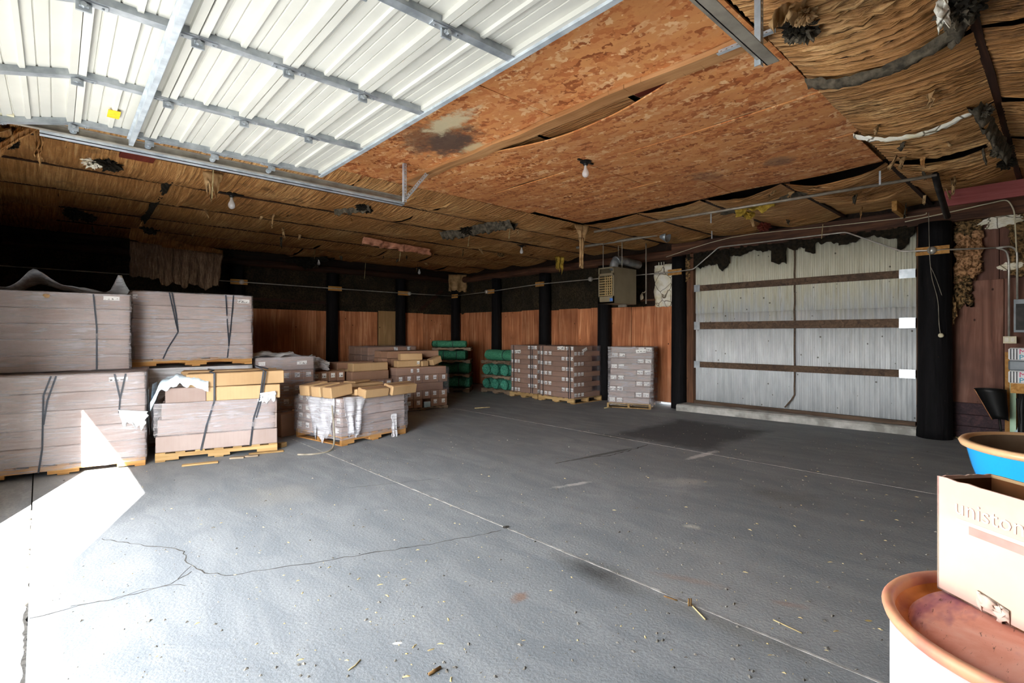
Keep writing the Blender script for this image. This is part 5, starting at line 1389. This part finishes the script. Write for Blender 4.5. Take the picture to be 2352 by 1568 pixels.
# ------------------------------------------------------------------ clutter by the right wall
MB().box(0, .025, -.07, .07, 0, 1.26).build('leaning_board', 'pine', label='pale pine board leaning upright on the maroon plywood', cat='board')
o = bpy.data.objects['leaning_board']; o.location = (9.66, .47, .0); o.rotation_euler = (0, math.radians(2), 0)
ped = thing('work_stand', 'black iron pedestal with a pine top block', 'stand', (9.25, .36, 0))
MB().lathe([(.13, 0), (.13, .03), (.05, .08), (.038, .2), (.035, .5), (.045, .62), (.04, .75)], 18, capb=True).build('pedestal', 'scoop_black', ped, True)
MB().box(-.10, .10, -.12, .10, .75, .875).build('top_block', 'pine', ped)
for k in range(3): MB().tube([(-.04, .02*k, .74-.03*k), (-.05, .03, .55), (-.045+.02*k, .02, .36)], .012, 6).build('chain', 'black_iron', ped)
def bag_(z, h, label, y0=-.11, letters=True, mat='print_white', x=9.25):
    t = thing('paper_package', label, 'package', (x, .36, z), 0, None)
    ob('wrapper', cbox(.2, .24, h, mat, .018), t)
    if letters:
        for k in range(3): MB().box(-.103, -.1005, .035+.028*k, .046+.028*k, .01, h-.01).build('printed_stripe', 'print_dark', t)
        M = Matrix(((0, 0, -1, -.102), (-1, 0, 0, .022), (0, 1, 0, h*.52), (0, 0, 0, 1)))
        text_mesh('M', h*.55, 'print_pink', 'lettering', t, M)
        M2 = M.copy(); M2[2][3] = h*.08; text_mesh('P', h*.55, 'print_blue', 'lettering', t, M2)
    return t
bag_(.873, .165, 'lower white package with pink and blue letters on the pedestal')
bag_(1.036, .135, 'grey and pink package between two white lettered packages', letters=False, mat='grey_box')
bag_(1.169, .16, 'upper white package with pink and blue letters, under the outlet box')
ob('green_card', cbox(.01, .06, .4, 'pale_green', .002), None, loc=(9.60, .42, .80), label='pale green card upright between pine board and packages', cat='card').location = (9.55, .455, .86-.0)
bpy.data.objects['green_card'].location.z = .0
bpy.data.objects['green_card'].scale = (1, 1, 2.65)
# black scoop
sc_ = thing('coal_scoop', 'black scoop with copper edge tilted before the pine board', 'scoop', (9.35, .66, .36))
m = MB(); n = 14
def scp(u, v):
    a = math.pi*(u-.5)*.9; w = .16+.02*v
    return (-.02-.14*math.cos(a)*(1-.35*v), .16*math.sin(a)*(1-.5*v)-.10*v, .40-.40*v+.03*math.cos(a))
o = MB().grid(scp, 14, 8).build('scoop_pan', 'scoop_black', sc_, True); so = o.modifiers.new('s', 'SOLIDIFY'); so.thickness = .006
MB().tube([scp(1, k/8) for k in range(9)], .009, 6).build('scoop_edge', 'copper_edge', sc_, True)
MB().tube([scp(k/14, 0) for k in range(15)], .006, 6).build('scoop_lip', 'black_iron', sc_, True)
MB().tube([(-.02, -.08, .1), (.03, -.12, -.355)], .014, 8).build('scoop_handle', 'black_iron', sc_, True)
fuzz('plastic_wad', (9.52, .33, .16), (.09, .1, .17), 'pale_blue_plastic', 3, 3, .35, 1.6, label='pale blue plastic bundle on the floor behind the pedestal', cat='plastic bundle')

# ------------------------------------------------------------------ litter on the floor
rl_ = random.Random(77)
FOOT = []
bpy.context.view_layer.update()
for o_ in list(COL.objects):
    if o_.type == 'MESH' and (o_.name.startswith(('deck_board', 'stringer', 'wood_scrap'))):
        cs = [o_.matrix_world @ Vector(c) for c in o_.bound_box]
        if min(c.z for c in cs) < .05: FOOT.append((min(c.x for c in cs)-.02, max(c.x for c in cs)+.02, min(c.y for c in cs)-.02, max(c.y for c in cs)+.02))
def covered(p): return any(a <= p.x <= b and c <= p.y <= d for a, b, c, d in FOOT)
m = MB()
for k in range(1500):
    if k < 900: p = P(rl_.uniform(60, 2200), 1000+560*rl_.random()**1.3, z=0)
    else: p = Vector((rl_.uniform(1.2, 9.0), rl_.uniform(.4, 7), 0))
    if p.x < .05 or covered(p): continue
    s = rl_.choice([.002, .003, .003, .004, .007]); a = rl_.uniform(0, 6.28); e = rl_.uniform(.6, 2.4)
    M = Matrix.Translation((p.x, p.y, .0))@Matrix.Rotation(a, 4, 'Z')
    m.add([(-s*e, -s, 0), (s*e, -s*.7, 0), (s*e*.8, s, 0), (-s*e*.7, s*.8, 0), (0, 0, s*1.2)], [(0, 1, 4), (1, 2, 4), (2, 3, 4), (3, 0, 4), (3, 2, 1, 0)], M)
m.build('grit', 'stone_bit', None, label='fine dark grit strewn over the concrete floor', cat='grit', kind='stuff')
m = MB()
for k in range(420):
    p = P(rl_.uniform(60, 2200), 990+570*rl_.random()**1.2, z=0)
    if p.x < .05 or covered(p): continue
    s = rl_.choice([.002, .003, .005]); M = Matrix.Translation((p.x, p.y, .0))@Matrix.Rotation(rl_.uniform(0, 6.28), 4, 'Z')
    e = rl_.uniform(1, 4)
    m.add([(-s*e, -s, 0), (s*e, -s*.7, 0), (s*e*.8, s, 0), (-s*e*.7, s*.8, 0), (0, 0, s)], [(0, 1, 4), (1, 2, 4), (2, 3, 4), (3, 0, 4), (3, 2, 1, 0)], M)
for k in range(70):
    y = rl_.uniform(.58, 1.0); x = 9.72+rl_.uniform(-.05, .01); an = rl_.gauss(1.57, .5); L = rl_.uniform(.03, .09)
    m.bar((x, y, .006+rl_.uniform(0, .02)), (x+math.cos(an)*L, y+math.sin(an)*L, .006+rl_.uniform(0, .03)), .008, .006)
m.build('straw_litter', 'straw', None, label='pale chips and straw strewn over the floor and wall foot', cat='litter', kind='stuff')
for k, (pp, r, mat, lb) in enumerate((([(1580, 1385), (1590, 1392), (1620, 1424)], .004, 'straw', 'pale straw stalk lying across the floor joint'), ([(1578, 1362), (1582, 1393)], .005, 'twig', 'brown twig end standing at the floor joint'), ([(1585, 1362), (1587, 1393)], .005, 'twig', 'second brown twig end at the floor joint'),
        ([(1776, 1424), (1842, 1455)], .003, 'straw', 'thin pale straw on the floor near the drum'), ([(985, 1552), (1012, 1535)], .007, 'twig', 'dark stubby twig lying in the open middle of the floor'), ([(1525, 1370), (1555, 1380)], .004, 'twig', 'grey twig lying along the floor joint'),
        ([(800, 1540), (815, 1530), (828, 1516)], .003, 'straw', 'curled pale straw lying left of the dark stubby twig'), ([(1090, 938), (1125, 936)], .01, 'straw', 'pale wood sliver on the floor by the tall ragged load'), ([(1388, 938), (1404, 936)], .012, 'straw', 'pale wood sliver at the pallet of the pale stack'))):
    q = fp(*pp)
    if k in (1, 2): q = [q[1]+Vector((.0, .0, .045)), q[1]]
    for v in q: v.z = max(v.z, r)
    MB().tube(q, r, 6).build('twig' if mat == 'twig' else 'straw_stalk', mat, None, True, label=lb, cat='twig' if mat == 'twig' else 'straw')
p = P(1162, 1211, z=0); fuzz('tar_lump', (p.x, p.y, .004), (.03, .02, .006), 'crack_dark', 3, 2, .3, 2, label='flat black tar lump on the floor joint', cat='lump')
